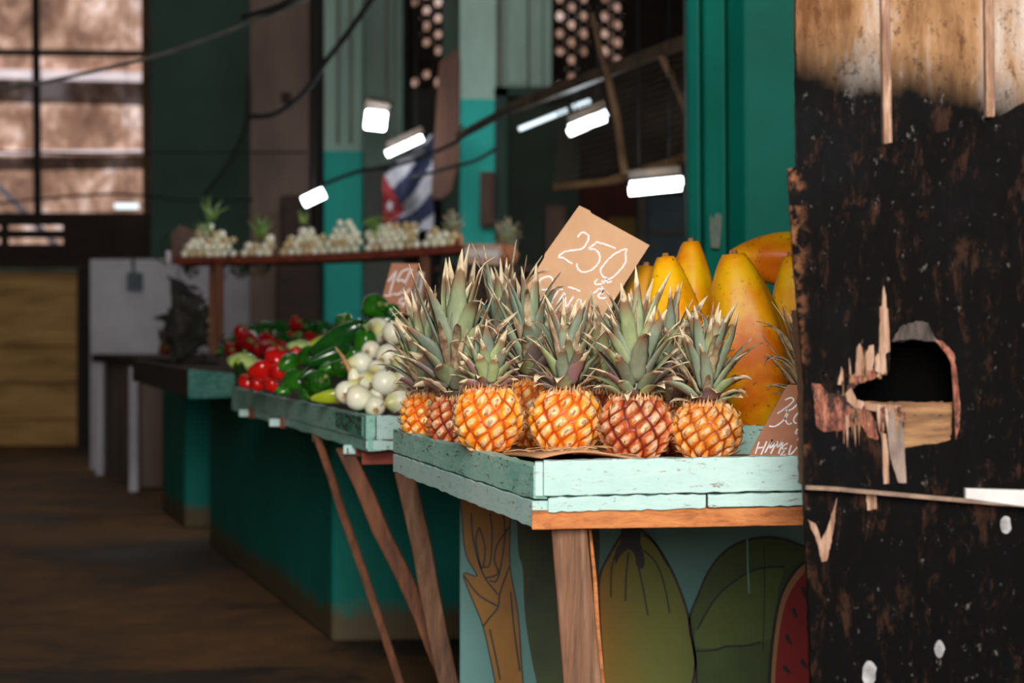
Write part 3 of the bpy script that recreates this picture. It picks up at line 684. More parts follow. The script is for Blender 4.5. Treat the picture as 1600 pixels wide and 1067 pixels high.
# front table
t1 = empty('pineapple_table', (.2, 3.2, 0)); tag(t1, 'mint green wooden tray table in front, carrying pineapples and papayas', 'table')
A = PZ(836, 2.8, RZ); C = PZ(1330, 2.88, RZ+.0035); B = PZ(614, 3.66, RZ)
sB = Vector((B.x-A.x, B.y-A.y, 0)).normalized(); sin_ = Vector((sB.y, -sB.x, 0))
mb = MB(); plank(mb, A+Vector((.013, 0, 0)), C, .0535, .024, (0, 1, 0), 40, .0009); mb.build('front_board', M['mint'], t1, absolute=True, bevel=.0015)
mb = MB(); a = A+Vector((.02, .001, -.056)); m_ = a.lerp(C-Vector((0, 0, .056)), .52)
plank(mb, a, m_-Vector((.003, 0, 0)), .022, .022, (0, 1, 0), 24, .0016); mb.build('front_strip', M['mint'], t1, absolute=True, bevel=.001)
mb = MB(); plank(mb, m_+Vector((.0, -.002, -.001)), C-Vector((0, 0, .057)), .02, .022, (0, 1, 0), 20, .0012); mb.build('front_strip', M['mint'], t1, absolute=True, bevel=.001)
mb = MB(); plank(mb, A+Vector((-.005, .004, -.076)), C+Vector((0, .004, -.08)), .029, .04, (0, 1, 0), 20, .0005); mb.build('front_beam', M['raw_wood'], t1, absolute=True, bevel=.0015)
mb = MB(); mb.box(A+Vector((.006, .013, -.028)), (.0125, .026, .052)); mb.build('corner_block', M['mint'], t1, absolute=True, bevel=.0015)
Bs = B
mb = MB(); plank(mb, A+Vector((-.002, .004, -.008)), Bs, .051, .022, sin_, 34, .0014, h2=.045); mb.build('side_board', M['mint_old'], t1, absolute=True, bevel=.0012)
mb = MB(); plank(mb, A+Vector((-.004, .01, -.062)), Bs+Vector((0, 0, -.048)), .040, .03, sin_, 34, .0016, h2=.036); mb.build('lower_side_board', M['mint'], t1, absolute=True, bevel=.0012)
mb = MB(); q = [A+sin_*.02+Vector((0, .03, 0)), C+Vector((0, .03, 0)), Vector((.82, 4.14, RZ)), Vector((-.2, 4.14, RZ)), B+sin_*.02]
zb = .738; q = [Vector((p.x, p.y, zb)) for p in q]
mb.hexa([p-Vector((0, 0, .02)) for p in q], q); mb.build('table_top', M['raw_wood'], t1, absolute=True)
mb = MB(); d0 = 3.36; a = PZ(1120, d0, yz(660, d0)); b = PZ(1340, d0, yz(677, d0)); plank(mb, a, b, a.z-zb-.001, .02, (0, 1, 0)); mb.build('divider_board', M['mint_old'], t1, absolute=True)
# legs: main post
def post(x0t, x1t, x0b, x1b, ytop, d, dep, root, mat):
    zt = yz(ytop, d); t_ = (1067-ytop); ext = (F*H/d+HY-ytop)/t_
    f0 = x0t+(x0b-x0t)*ext; f1 = x1t+(x1b-x1t)*ext; mb = MB()
    rings = []; n_ = 8
    for i in range(n_+1):
        k = i/n_; xa = x0t+(f0-x0t)*k; xb = x1t+(f1-x1t)*k; z = zt*(1-k); j = R.uniform(-1.2, 1.2)
        a, b = PZ(xa+j, d, z), PZ(xb+j, d, z); rings += [a, b, b+Vector((0, dep, 0)), a+Vector((0, dep, 0))]
    fs = [[0, 1, 2, 3], [n_*4+3-k for k in range(4)]]
    for i in range(n_):
        for k in range(4): fs.append([i*4+(k+1) % 4, i*4+k, i*4+4+k, i*4+4+(k+1) % 4])
    mb.add(rings, fs); return mb.build('leg', mat, root, absolute=True, bevel=.004)
post(862, 918, 880, 940, 824, 2.84, .05, t1, M['post_wood'])
post(920, 925, 935, 946, 824, 2.88, .03, t1, M['raw_wood'])
mb = MB(); p = PZ(1320, 2.9, 0); mb.box((p.x, 2.93, .34), (.05, .05, .68)); mb.build('leg', M['post_wood'], t1, absolute=True)
# cardboard on the table
mb = MB(); vs = []; nx, ny = 18, 8; out = [(778, 706, 2.98), (842, 724, 2.83), (960, 716, 2.85), (900, 700, 3.2)]
c0 = PZ(765, 3.05, 0); c1 = PZ(846, 2.86, 0); c2_ = PZ(1010, 2.87, 0); c3 = PZ(900, 3.75, 0); c0 = PZ(700, 3.4, 0)
def bil(u, v):
    p = c1.lerp(c2_, u).lerp(c0.lerp(c3, u), v); p.z = zb+.0265*max(0, 1-v*1.3)+.004*math.sin(u*5+v*4)+.004+.006*(1-v)*math.sin(u*PI); return p
vs = [bil(i/nx, j/ny) for j in range(ny+1) for i in range(nx+1)]
fs = [[j*(nx+1)+i, j*(nx+1)+i+1, (j+1)*(nx+1)+i+1, (j+1)*(nx+1)+i] for j in range(ny) for i in range(nx)]
mb.add(vs, fs); o = mb.build('cardboard_liner', M['card_floor'], smooth=True); s5 = o.modifiers.new('s', 'SOLIDIFY'); s5.thickness = .003; s5.offset = -1
tag(o, 'flat brown cardboard sheet lining the table under the front pineapples', 'cardboard')
# straws on the cardboard
mb = MB()
for k in range(16):
    x = R.uniform(780, 960); dd = R.uniform(2.9, 3.1); a = PZ(x, dd, zb+.03); L = R.uniform(.02, .06); th = R.uniform(-.7, .7)
    mb.tube([a, a+Vector((L*.5, L*.3*math.sin(th), .003)), a+Vector((L, L*math.sin(th)*.6, 0))], .0008, 4)
tag(mb.build('straw', M['husk']), 'dry straw scraps scattered on the cardboard before the pineapples', 'straw', kind='stuff')

# ------------------------------------------------------------------ painted fruit panel below the front table
DP = 3.98
pn = MB(); zt = .715; a = PZ(718, DP, 0); b = PZ(1420, DP, 0)
pn.hexa([a, b, b+Vector((0, .12, 0)), a+Vector((0, .12, 0))], [PZ(718, DP, zt), PZ(1420, DP, zt), PZ(1420, DP, zt)+Vector((0, .12, 0)), PZ(718, DP, zt)+Vector((0, .12, 0))])
panel = tag(pn.build('painted_stall_front', M['panel'], bevel=.004), 'blue-green stall front painted with fruit, under the pineapple table', 'stall front')
def paint(name, pts, c1, c2, layer, sc_=6, label=None, extra=None):
    mb = MB(); n_ = len(pts)
    mb.poly([P(x, y, DP-.0008*layer) for x, y in pts], (0, .0006, 0))
    if isinstance(c1, tuple): m_ = plain('paint_'+name, tuple(v*.7 for v in c1[:3])+(1,), tuple(v*.7 for v in c2[:3])+(1,), sc_, .6, .1)
    else: m_ = c1
    o = mb.build(name, m_, panel); 
    if label: o['label'] = label
    return o
def smooth_poly(pts, k=6, closed=True):
    n_ = len(pts); out = []
    rng = range(n_) if closed else range(n_-1)
    g_ = (lambda i: pts[i % n_]) if closed else (lambda i: pts[min(max(i, 0), n_-1)])
    for i in rng:
        p0, p1, p2, p3 = g_(i-1), g_(i), g_(i+1), g_(i+2)
        for j in range(k):
            t_ = j/k
            out.append(tuple(.5*((2*b_)+(-a_+c_)*t_+(2*a_-5*b_+4*c_-e_)*t_*t_+(-a_+3*b_-3*c_+e_)*t_**3) for a_, b_, c_, e_ in zip(p0, p1, p2, p3)))
    if not closed: out.append(pts[-1])
    return out
def ribbon(mb, pts, w_, d, taper=False, lift=.0):
    n_ = len(pts); vs = []
    for i, p in enumerate(pts):
        a = pts[max(i-1, 0)]; b = pts[min(i+1, n_-1)]; dx, dy = b[0]-a[0], b[1]-a[1]; L = math.hypot(dx, dy) or 1
        ww = w_/2*(1 if not taper else (1-.7*i/(n_-1)))
        nx_, ny_ = -dy/L*ww, dx/L*ww
        for s in (1, -1): vs.append(P(p[0]+nx_*s, p[1]+ny_*s, d))
    vs += [v+Vector((0, .0005, 0)) for v in vs]; m2 = n_*2; fs = []
    for i in range(n_-1):
        fs += [[i*2, i*2+1, i*2+3, i*2+2], [m2+i*2, m2+i*2+2, m2+i*2+3, m2+i*2+1], [i*2, i*2+2, m2+i*2+2, m2+i*2], [i*2+1, m2+i*2+1, m2+i*2+3, i*2+3]]
    mb.add(vs, fs)
ol = plain('paint_outline', srgb(14, 12, 8), srgb(26, 22, 14), 20, .5)
def pc_(x, y): return (700+x*.3625, 780+y*.3625)   # crop coords
B1 = lambda L: [pc_(*p) for p in L]
# cassava-like root at the left
root_ = smooth_poly(B1([(70, -60), (62, 100), (78, 240), (125, 330), (66, 320), (100, 420), (150, 545), (190, 720), (240, 950), (330, 950), (318, 720), (300, 480), (268, 290), (268, 100), (272, -60)]), 4)
paint('painted_root', root_, srgb(150, 98, 24), srgb(176, 122, 36), 1)
gr = smooth_poly(B1([(310, -60), (300, 130), (305, 240), (322, 300), (330, 480), (352, 640), (384, 800), (430, 1000), (560, 1000), (640, 500), (620, -60)]), 4)
paint('painted_green_pod', gr, srgb(44, 60, 22), srgb(66, 84, 32), 1)
# banana / papaya, half orange half olive
n = N('paint_banana'); sep = n.n('SeparateXYZ'); n.l(n.tc.outputs['Object'], sep.inputs[0])
xx = n.math('ADD', sep.outputs['X'], n.math('MULTIPLY', n.noise(5, 5), .1)); x0_ = PZ(960, DP, 0).x
c = n.ramp(n.math('SUBTRACT', xx, x0_-.02), [(.0, srgb(190, 118, 26)), (.06, srgb(150, 120, 34)), (.14, srgb(118, 122, 44)), (.24, srgb(100, 108, 40))])
bm_ = n.done(c, .6)
ban = smooth_poly(B1([(655, 330), (690, 250), (745, 160), (780, 120), (830, 130), (900, 200), (970, 320), (1030, 480), (1060, 640), (1072, 800), (1060, 1000), (690, 1000), (665, 700), (650, 450)]), 5)
paint('painted_fruit', ban, bm_, None, 2)
mel = smooth_poly(B1([(1040, 530), (1080, 410), (1130, 300), (1200, 220), (1290, 175), (1400, 165), (1500, 190), (1600, 250), (1640, 400), (1640, 1000), (1080, 1000), (1068, 700)]), 5)
paint('painted_melon', mel, srgb(62, 84, 30), srgb(86, 108, 40), 1)
lt = smooth_poly(B1([(1075, 560), (1180, 400), (1300, 320), (1440, 300), (1420, 400), (1390, 600), (1080, 640)]), 4)
paint('painted_melon_shine', lt, srgb(84, 108, 36), srgb(104, 122, 44), 2)
wa = smooth_poly(B1([(1385, 800), (1400, 600), (1430, 430), (1480, 330), (1540, 270), (1640, 240), (1700, 400), (1700, 1000), (1390, 1000)]), 5)
paint('painted_watermelon_rind', wa, srgb(190, 136, 84), srgb(206, 152, 98), 3)
wr = smooth_poly(B1([(1410, 800), (1425, 600), (1455, 450), (1500, 360), (1560, 300), (1640, 280), (1700, 400), (1700, 1000), (1412, 1000)]), 5)
paint('painted_watermelon_flesh', wr, srgb(160, 18, 14), srgb(180, 28, 20), 4)
mb = MB()
for cx, cy, rot in ((1495, 490, .4), (1468, 605, .5), (1535, 710, .6), (1462, 735, .8), (1535, 400, .3), (1600, 560, .3), (1600, 830, .3)):
    pts = []
    for k in range(12):
        a = 2*PI*k/12; x = 9*math.cos(a)*(1-.3*math.sin(a)); y = 26*math.sin(a); xr = x*math.cos(-rot)-y*math.sin(-rot); yr = x*math.sin(-rot)+y*math.cos(-rot)
        pts.append(pc_(cx+xr, cy+yr))
    mb.poly([P(x, y, DP-.0042) for x, y in pts], (0, .0004, 0))
mb.build('painted_seeds', ol, panel)
stm = smooth_poly(B1([(752, 120), (745, 180), (722, 220), (722, 280), (745, 240), (780, 215), (805, 240), (812, 285), (835, 300), (848, 275), (840, 220), (828, 180), (828, 120)]), 4)
paint('painted_stem', stm, ol, None, 4)
mb = MB()
LN = [(ban[:], 4), (root_, 2), (mel, 4), (wa, 5)]
for L, w_ in LN: ribbon(mb, L+[L[0]], w_, DP-.0046)
for L in ([(725, 230), (705, 300), (702, 420)], [(778, 230), (768, 330), (765, 440)], [(820, 290), (840, 380), (862, 500)], [(845, 220), (900, 280), (935, 380), (955, 490)], [(838, 150), (890, 190), (950, 290)]):
    ribbon(mb, smooth_poly(B1(L), 5, False), 2.4, DP-.0046)
for L in ([(1075, 560), (1150, 430), (1240, 350), (1330, 300), (1450, 290)], [(1070, 655), (1150, 650), (1200, 635), (1290, 630), (1350, 615)], [(1362, 200), (1365, 400), (1358, 660)]):
    ribbon(mb, smooth_poly(B1(L), 5, False), 3 if L[0][0] != 1362 else 1.4, DP-.0046)
for L in ([(100, 60), (110, 180), (150, 320), (215, 410)], [(135, 120), (120, 180), (145, 300), (160, 210), (135, 120)], [(265, 120), (215, 190), (200, 260), (215, 320), (160, 340)], [(70, 330), (130, 410), (212, 460)], [(150, 550), (180, 510), (215, 465), (225, 400), (265, 290)], [(235, 30), (245, 160), (215, 340), (180, 350)], [(180, 60), (190, 150), (180, 280), (150, 290)], [(180, 560), (210, 700), (225, 780)], [(270, 400), (285, 560), (310, 740)]):
    ribbon(mb, smooth_poly(B1(L), 5, False), 2.6, DP-.0046)
mb.build('painted_outlines', ol, panel)
mb = MB(); ribbon(mb, B1([(1290, 170), (1292, 290), (1298, 405)]), 2, DP-.0052); mb.build('paint_drip', plain('paint_drip', srgb(110, 180, 150), srgb(130, 200, 170), 9, .5), panel)

# ------------------------------------------------------------------ fruit builders
def pineapple_body(rx, hz, seed, bend=0.0):
    r_ = random.Random(seed); nt, nv = 150, 92; NC = 10; NR = 6.6; tw = .35
    eyes = []
    nrow = 9
    for r0 in range(nrow):
        for c_ in range(NC): eyes.append(((c_+(.5 if r0 % 2 else 0))/NC+r_.uniform(-.011, .011), (r0+.4)/NR+r_.uniform(-.013, .013)))
    byrow = [eyes[i*NC:(i+1)*NC] for i in range(nrow)]
    prof = lambda v: rx*max(.0001, (math.sin(PI*min(1, max(0, .03+.90*v)))))**.52
    asp = (2*PI*rx/NC)/(hz/NR)
    vs = []; ea = []; eg = []
    def surf(u, v, h):
        rad = prof(v); a = 2*PI*(u+tw*v*.4); zz = hz*(.015+.985*v)
        nz = (v-.5)*1.1; L = math.hypot(1, nz)
        return Vector(((rad+h/L)*math.cos(a), (rad+h/L)*math.sin(a), zz+h*nz/L))
    for j in range(nv+1):
        v = j/nv
        rows = [byrow[k] for k in range(max(0, int(v*NR-.4)-1), min(nrow, int(v*NR-.4)+3))]
        for i in range(nt):
            u = i/nt; ds = []
            for rw in rows:
                for eu, ev in rw:
                    du = (u-eu+.5) % 1-.5
                    if abs(du) > .16: continue
                    dx = du*NC; dy = (v-ev)*NR/asp*.93
                    ds.append(math.hypot(dx, dy))
            ds.sort(); f1 = ds[0]; f2 = ds[1] if len(ds) > 1 else 1
            e_ = f2-f1; k = min(1, e_/.42); h = .0078*(k*k*(3-2*k))-.0012*math.exp(-(f1/.10)**2)+.0014*math.exp(-((f1-.0)/.05)**2)
            if v < .06 or v > .96: h *= .4
            vs.append(surf(u, v, h)); ea.append(f1); eg.append(e_)
    fs = [[j*nt+i, j*nt+(i+1) % nt, (j+1)*nt+(i+1) % nt, (j+1)*nt+i] for j in range(nv) for i in range(nt)]
    fs += [list(range(nt))[::-1], [nv*nt+i for i in range(nt)]]
    mb = MB(); mb.add(vs, fs, 0, eye=ea, edge=eg)
    for eu, ev in eyes:
        if ev > .99: continue
        # bract: flake rising from the lower edge of the eye
        w_ = r_.uniform(.05, .12)/NC; L = r_.uniform(.4, 1.0)
        p0 = surf(eu-w_, ev-.42/NR, .005); p1 = surf(eu+w_, ev-.42/NR, .005); pm = surf(eu, ev-.5/NR, .007)
        q0 = surf(eu-w_*.5, ev-.2/NR, .010); q1 = surf(eu+w_*.5, ev-.2/NR, .010); qm = surf(eu, ev-.22/NR, .0125)
        tip = surf(eu+r_.uniform(-.01, .01), ev+(L-.55)/NR*.8, r_.uniform(.009, .017))
        mb.add([p0, pm, p1, q0, qm, q1, tip], [[0, 1, 4, 3], [1, 2, 5, 4], [3, 4, 6], [4, 5, 6]], 1)
    # ring of small reddish scales round the neck and base
    for k in range(34):
        u = k/34+r_.uniform(-.01, .01); b0 = surf(u-.012, .93, .002); b1 = surf(u+.012, .93, .002); t_ = surf(u, 1.0, r_.uniform(.006, .02))+Vector((0, 0, .004))
        mb.add([b0, b1, t_], [[0, 1, 2]], 1)
    return mb
def crown(rad, height, nl, seed, spread=1.0, dry=.15, wid=1.0):
    r_ = random.Random(seed); mb = MB()
    for k in range(nl):
        q = k/(nl-1)  # 0 outer/low -> 1 inner/top
        a = k*2.39996+r_.uniform(-.25, .25); z0 = q*height*.35; r0 = rad*(.95-.75*q)
        el = math.radians(20+64*q**.7+r_.uniform(-10, 10)); L = height*(.24+.62*math.sin(min(1, q*1.1)*PI*.55))*r_.uniform(.7, 1.15)
        w_ = (.0135-.002*q)*wid*r_.uniform(.8, 1.25); curl = (-.5+1.6*(1-q))*spread*r_.uniform(.5, 1.4)
        if q > .6: curl = r_.uniform(-.25, .6)*spread
        kink = r_.random() < .10; isdry = 1.0 if r_.random() < dry*(1.6-1.2*q) else 0.0
        if isdry: w_ *= .6; curl += r_.uniform(-.6, 1.4)
        er = Vector((math.cos(a), math.sin(a), 0)); et = Vector((-math.sin(a), math.cos(a), 0)); tw = r_.uniform(-.7, .7)
        p = er*r0+Vector((0, 0, z0)); ns = 11; ang = el; vs = []; tt = []; kp = r_.uniform(.45, .7)
        cross = 4; sidebend = r_.uniform(-.5, .5)
        for i in range(ns+1):
            t_ = i/ns; d = er*math.cos(ang)+Vector((0, 0, 1))*math.sin(ang)
            nrm = -er*math.sin(ang)+Vector((0, 0, 1))*math.cos(ang)   # upper/inner side
            x = et*math.cos(tw*t_)+nrm*math.sin(tw*t_); y = nrm*math.cos(tw*t_)-et*math.sin(tw*t_)
            ww = w_*(1-t_**2.4)*(.85+.25*math.sin(t_*PI))+.0004
            if isdry: ww *= r_.uniform(.6, 1.1)
            ch = .42*(1-.3*t_)
            for c_ in range(cross+1):
                s = c_/cross*2-1; jag = (r_.uniform(.86, 1.08) if abs(s) == 1 else 1)
                vs.append(p+x*ww*s*jag+y*ww*ch*s*s); tt.append(t_)
            p = p+d*(L/ns)+et*sidebend*(L/ns)*t_*.7
            ang -= curl/ns*(0.3+1.6*t_)
            if kink and t_ > kp: ang -= 1.5/ns*2.4
        fs = [[i*(cross+1)+c_, i*(cross+1)+c_+1, (i+1)*(cross+1)+c_+1, (i+1)*(cross+1)+c_] for i in range(ns) for c_ in range(cross)]
        rv = min(1, max(0, r_.gauss(.4, .22)))
        if q < .45: rv = min(1, rv+.35)
        mb.add(vs, fs, 0, t=tt, rnd=[rv]*len(vs), dry=[isdry]*len(vs))
    # core
    mb.tube([(0, 0, -.012), (0, 0, height*.3)], [rad*.8, rad*.12], 10); n_ = 20
    for nm, vv in (('t', .2), ('rnd', .3), ('dry', 0.)): mb.at[nm] = mb.at[nm]+[vv]*n_
    return mb
def pineapple(x, dd, zbase, rx, hz, ch, nl, seed, mat, label, tilt=(0, 0), rotz=0, spread=1, dry=.15, wid=1, group=None):
    p = PZ(x, dd, zbase); root = empty('pineapple', p, (tilt[0], tilt[1], rotz))
    b = pineapple_body(rx, hz, seed).build('fruit_body', [mat, M['bract']], root, True)
    c = crown(rx*.55, ch, nl, seed+50, spread, dry, wid).build('crown', M['leaf'], root, True)
    c.location = (0, 0, hz*.965); s = c.modifiers.new('s', 'SOLIDIFY'); s.thickness = .0009; s.offset = 0
    tag(root, label, 'pineapple'); return root
Zt = zb+.006
S = lambda px, d: px*d/F
pineapple(763.5, 3.13, zb+.017, S(49, 3.13), S(104, 3.13), .095, 44, 1, M['pineA'], 'bright orange pineapple with short pale crown, leftmost of the front row', (.03, -.02), .3, .6, .12, 1.0)
pineapple(884, 3.22, Zt+.002, S(54, 3.22), S(102, 3.22), .145, 50, 2, M['pineA'], 'orange pineapple in the front row, directly below the large price card', (0, .02), 1.2, .9, .15)
pineapple(993, 3.10, zb+.006, S(53, 3.10), S(103, 3.10), .175, 52, 3, M['pineC'], 'dark red-brown pineapple in the front row with tall green crown', (0, 0), 2.2, 1.0, .14, 1.05)
pineapple(1103.5, 3.10, zb+.006, S(50, 3.10), S(92, 3.10), .15, 54, 4, M['pineB'], 'golden pineapple at the right end of the front row beside the papaya', (0, .02), .7, 1.0, .25)
pineapple(664, 3.58, zb+.002, S(33, 3.5), S(84, 3.5), .165, 56, 5, M['pineA'], 'small orange pineapple with straggly crown, farthest left beside the onions', (0, -.05), .9, 1.15, .4)
pineapple(712, 3.40, zb+.002, S(39, 3.4), S(86, 3.4), .225, 54, 6, M['pineC'], 'rust coloured pineapple with the tallest broad-leaved crown, second from left', (0, .02), 1.9, .9, .15, 1.35)
pineapple(834, 3.47, zb+.002, S(42, 3.45), S(108, 3.45), .19, 48, 7, M['pineB'], 'half hidden pineapple behind and between the two leftmost front ones', (0, .04), 2.9, 1.1, .2, 1.2)
pineapple(785, 3.66, zb+.002, S(42, 3.6), S(112, 3.6), .215, 60, 8, M['pineB'], 'rear pineapple whose spiky crown rises behind the leftmost front one', (0, .0), .2, 1.0, .3, .9)
pineapple(938, 3.50, zb+.002, S(42, 3.5), S(90, 3.5), .155, 52, 9, M['pineC'], 'rear pineapple in the gap behind the dark red-brown one, shaded', (0, .03), 1.5, 1.2, .35)
pineapple(1046, 3.33, zb+.002, S(38, 3.4), S(78, 3.4), .175, 54, 10, M['pineC'], 'rear pineapple in the gap between the two right-hand front ones', (0, -.02), 2.5, 1.1, .3)
# brown withered pineapple crown at the right edge
pr = pineapple(1268, 3.24, zb+.012, .055, .10, .15, 64, 12, M['pineC'], 'withered brown pineapple half hidden behind the black board', (0, -.08), .5, 1.0, .95, .8)

def papaya(p, L, r_, lean, label, mat=None, rotz=0, seed=0, roll=None):
    rr = random.Random(seed); nt, nv = 60, 40; vs = []
    for j in range(nv+1):
        v = j/nv; z = L*v; pr_ = (math.sin(PI*min(1, (.03+.935*v)))**.50)*(1-.22*v**1.7)
        for i in range(nt):
            a = 2*PI*i/nt; rib = 1+.07*math.cos(5*a+.4*math.sin(3*v))*math.sin(PI*v)
            R_ = r_*pr_*rib; vs.append(Vector((R_*math.cos(a)+.012*math.sin(v*3+seed), R_*math.sin(a), z)))
    fs = [[j*nt+i, j*nt+(i+1) % nt, (j+1)*nt+(i+1) % nt, (j+1)*nt+i] for j in range(nv) for i in range(nt)]
    fs += [list(range(nt))[::-1], [nv*nt+i for i in range(nt)]]
    root = empty('papaya', p, (lean[0], lean[1], rotz)); mb = MB(); mb.add(vs, fs); mb.build('fruit_skin', mat or M['papaya'], root, True)
    mb = MB(); mb.tube([(.012*math.sin(3+seed), 0, L*.99), (.012*math.sin(3+seed), 0, L+.008)], [r_*.12, r_*.09], 10); mb.build('stem_scar', M['root'], root, True)
    return tag(root, label, 'papaya')
papaya(PZ(1180, 3.58, zb+.003), .372, S(66, 3.58), (.0, -.10), 'large standing yellow-orange papaya in front, beside the black board', rotz=.3, seed=1)
papaya(PZ(1080, 3.64, zb+.001), .372, S(54, 3.64), (-.06, -.10), 'standing orange papaya just left of the largest one', seed=2)
papaya(PZ(1098, 3.84, zb+.001), .408, S(48, 3.84), (-.02, -.05), 'rear papaya whose rounded tip shows between the two tallest', seed=3)
papaya(PZ(990, 3.76, zb+.001), .355, S(48, 3.76), (0, .05), 'greenish papaya peeping out behind the large price card', M['papaya_green'], seed=4)
papaya(PZ(1345, 3.98, yz(428, 3.98)), .285, S(48, 3.98), (0, -PI/2+.10), 'long papaya lying across the tops of the standing ones', seed=6)
papaya(PZ(1243, 3.79, zb+.001), .375, S(47, 3.66), (.0, -.06), 'upright papaya partly hidden by the black board', seed=5)

mb = MB(); ct = yz(428, 3.98)-.070; mb.box((PZ(1330, 4.0, 0).x, 4.0, (zb+ct)/2+.001), (.30, .2, ct-zb-.002)); tag(mb.build('wooden_crate', M['dark_wood'], bevel=.003), 'dark wooden crate behind the standing papayas under the lying one', 'crate')
# ------------------------------------------------------------------ onions
def lathe(prof, nt=28, lob=None):
    vs = []; u = []; t = []; m_ = len(prof)
    for j, (r_, z) in enumerate(prof):
        for i in range(nt):
            a = 2*PI*i/nt; k = 1 if not lob else lob(a, j/(m_-1)); vs.append(Vector((r_*k*math.cos(a), r_*k*math.sin(a), z))); u.append(abs(i/nt-.5)); t.append(j/(m_-1))
    fs = [[j*nt+i, j*nt+(i+1) % nt, (j+1)*nt+(i+1) % nt, (j+1)*nt+i] for j in range(m_-1) for i in range(nt)]
    fs += [list(range(nt))[::-1], [(m_-1)*nt+i for i in range(nt)]]
    mb = MB(); mb.add(vs, fs, 0, u=u, t=t); return mb
def make_onion():   # radius ~1 unit = .03 m, centred
    prof = []
    for j in range(23):
        v = j/22; z = -math.cos(PI*v*.93)*.03; r_ = .031*math.sin(PI*(.02+.9*v))**.85
        if v > .85: z += (v-.85)*.07
        prof.append((r_, z))
    prof += [(.0055, .045), (.0035, .053)]
    root = empty('onion', (0, 0, 0)); lathe(prof, 40).build('onion_bulb', M['onion'], root, True)
    mb = MB()
    for k in range(12):
        a = k*2.4; L = R.uniform(.005, .010); mb.tube([(.002*math.cos(a), .002*math.sin(a), -.029), (.006*math.cos(a), .006*math.sin(a), -.029-L*.5), (.007*math.cos(a+.5), .007*math.sin(a+.5), -.029-L)], .0007, 4)
    mb.build('roots', M['root'], root)
    mb = MB(); mb.tube([(0, 0, .050), (.002, 0, .058), (.006, .002, .064)], [.0042, .0036, .001], 8); mb.build('dry_neck', M['husk'], root, True)
    return root
onion0 = make_onion(); used = [False]
ONI = [ # px, py, r px, depth, rot(x,y), description
 (591, 517, 21, 4.92, (1.3, -1.1), 'large white onion on the very top of the onion heap'),
 (616, 520, 19, 4.86, (1.0, .6), 'white onion second from the top, tucked under pineapple leaves'),
 (580, 547, 15, 4.72, (1.3, .9), 'white onion just below the topmost, beside the green peppers'),
 (606, 556, 19, 4.64, (.3, -1.2), 'plump white onion high in the heap beside the straggly crown'),
 (565, 568, 18, 4.60, (1.5, .2), 'pale onion at the left shoulder of the heap'),
 (588, 577, 15, 4.55, (2.0, 1.0), 'small pale onion wedged in the middle of the heap'),
 (573, 594, 15, 4.44, (.4, -1.0), 'greenish onion lying sideways above the lowest pair'),
 (601, 598, 21, 4.42, (.3, -1.4), 'broad yellowish onion lying sideways in the centre of the heap'),
 (637, 590, 17, 4.40, (1.4, .4), 'yellowish onion touching the leftmost pineapple crown'),
 (626, 566, 16, 4.60, (1.2, 1.0), 'half hidden onion behind the straggly pineapple crown'),
 (541, 613, 18, 4.42, (.4, .7), 'white onion at the lower left end of the heap beside the peppers'),
 (559, 621, 20, 4.32, (1.4, 2.6), 'round white onion in the bottom row, leftmost at the front'),
 (590, 616, 12, 4.42, (.5, 1.4), 'small onion glimpsed between the bottom row onions'),
 (586, 635, 16.5, 4.30, (.5, -1.2), 'small white onion lowest in the bottom row'),
 (625, 627, 22, 4.33, (1.7, .9), 'biggest round white onion at the bottom right of the heap'),
]
PLACED = []
for i, (x, y, r_, d, rt, lab) in enumerate(ONI):
    o = onion0 if i == 0 else copy_tree(onion0)
    o.location = P(x, y, d); o.scale = [r_*d/F/.031]*3; o.rotation_euler = (rt[0], rt[1], i*1.3)
    tag(o, lab, 'onion', 'white onions heaped on the tray')
# a stem stalk onion
so_ = empty('stalked_onion', P(553, 588, 4.45)); tag(so_, 'small onion with a long dry brown stalk pointing up left', 'onion')
mb = MB(); a = P(524, 542, 4.47); b = P(545, 575, 4.46); c_ = P(556, 592, 4.45)
mb.tube([a, a.lerp(b, .5)+Vector((.003, 0, 0)), b, c_], [.002, .005, .007, .012], 9); mb.build('dry_stalk', M['husk'], so_, True, absolute=True)
mb = MB(); L = lathe([(.003, -.02), (.012, -.016), (.0155, -.006), (.014, .006), (.008, .018), (.004, .024)], 20); L.build('onion_bulb', M['onion'], so_, True)

# ------------------------------------------------------------------ peppers and other vegetables
def make_pepper(name, mat, L, r_, lobes=4, taper=.6):
    def lob(a, t_): return 1+.11*math.cos(lobes*a+.5)*(1-.4*t_)+.03*math.cos(2*a)
    prof = []
    for j in range(21):
        v = j/20; rr = r_*(math.sin(PI*min(1, .04+.93*v)))**.42*(1-(1-taper)*(1-v)); z = -L/2+L*v
        prof.append((rr, z))
    prof += [(r_*.55, L*.475), (r_*.22, L*.42), (r_*.1, L*.40)]
    root = empty(name, (0, 0, 0)); lathe(prof, 40, lob).build('pepper_skin', mat, root, True)
    mb = MB(); mb.tube([(0, 0, L*.40), (.001, 0, L*.47), (.004, 0, L*.47+.014), (.009, 0, L*.47+.024)], [r_*.3, r_*.14, r_*.11, r_*.15], 10); mb.build('stem', M['stem_green'], root, True)
    return root
PEPS = {}
def veg(kind, x, y, d, rpx, rot, label, cat, group, scale_ref):
    first = kind not in USEDK
    base = PROTO[kind]
    o = base if first else copy_tree(base); USEDK.add(kind)
    o.location = P(x, y, d); k = 1.22*rpx*d/F/scale_ref; o.scale = (k, k, k); o.rotation_euler = rot
    tag(o, label, cat, group); return o
USEDK = set()
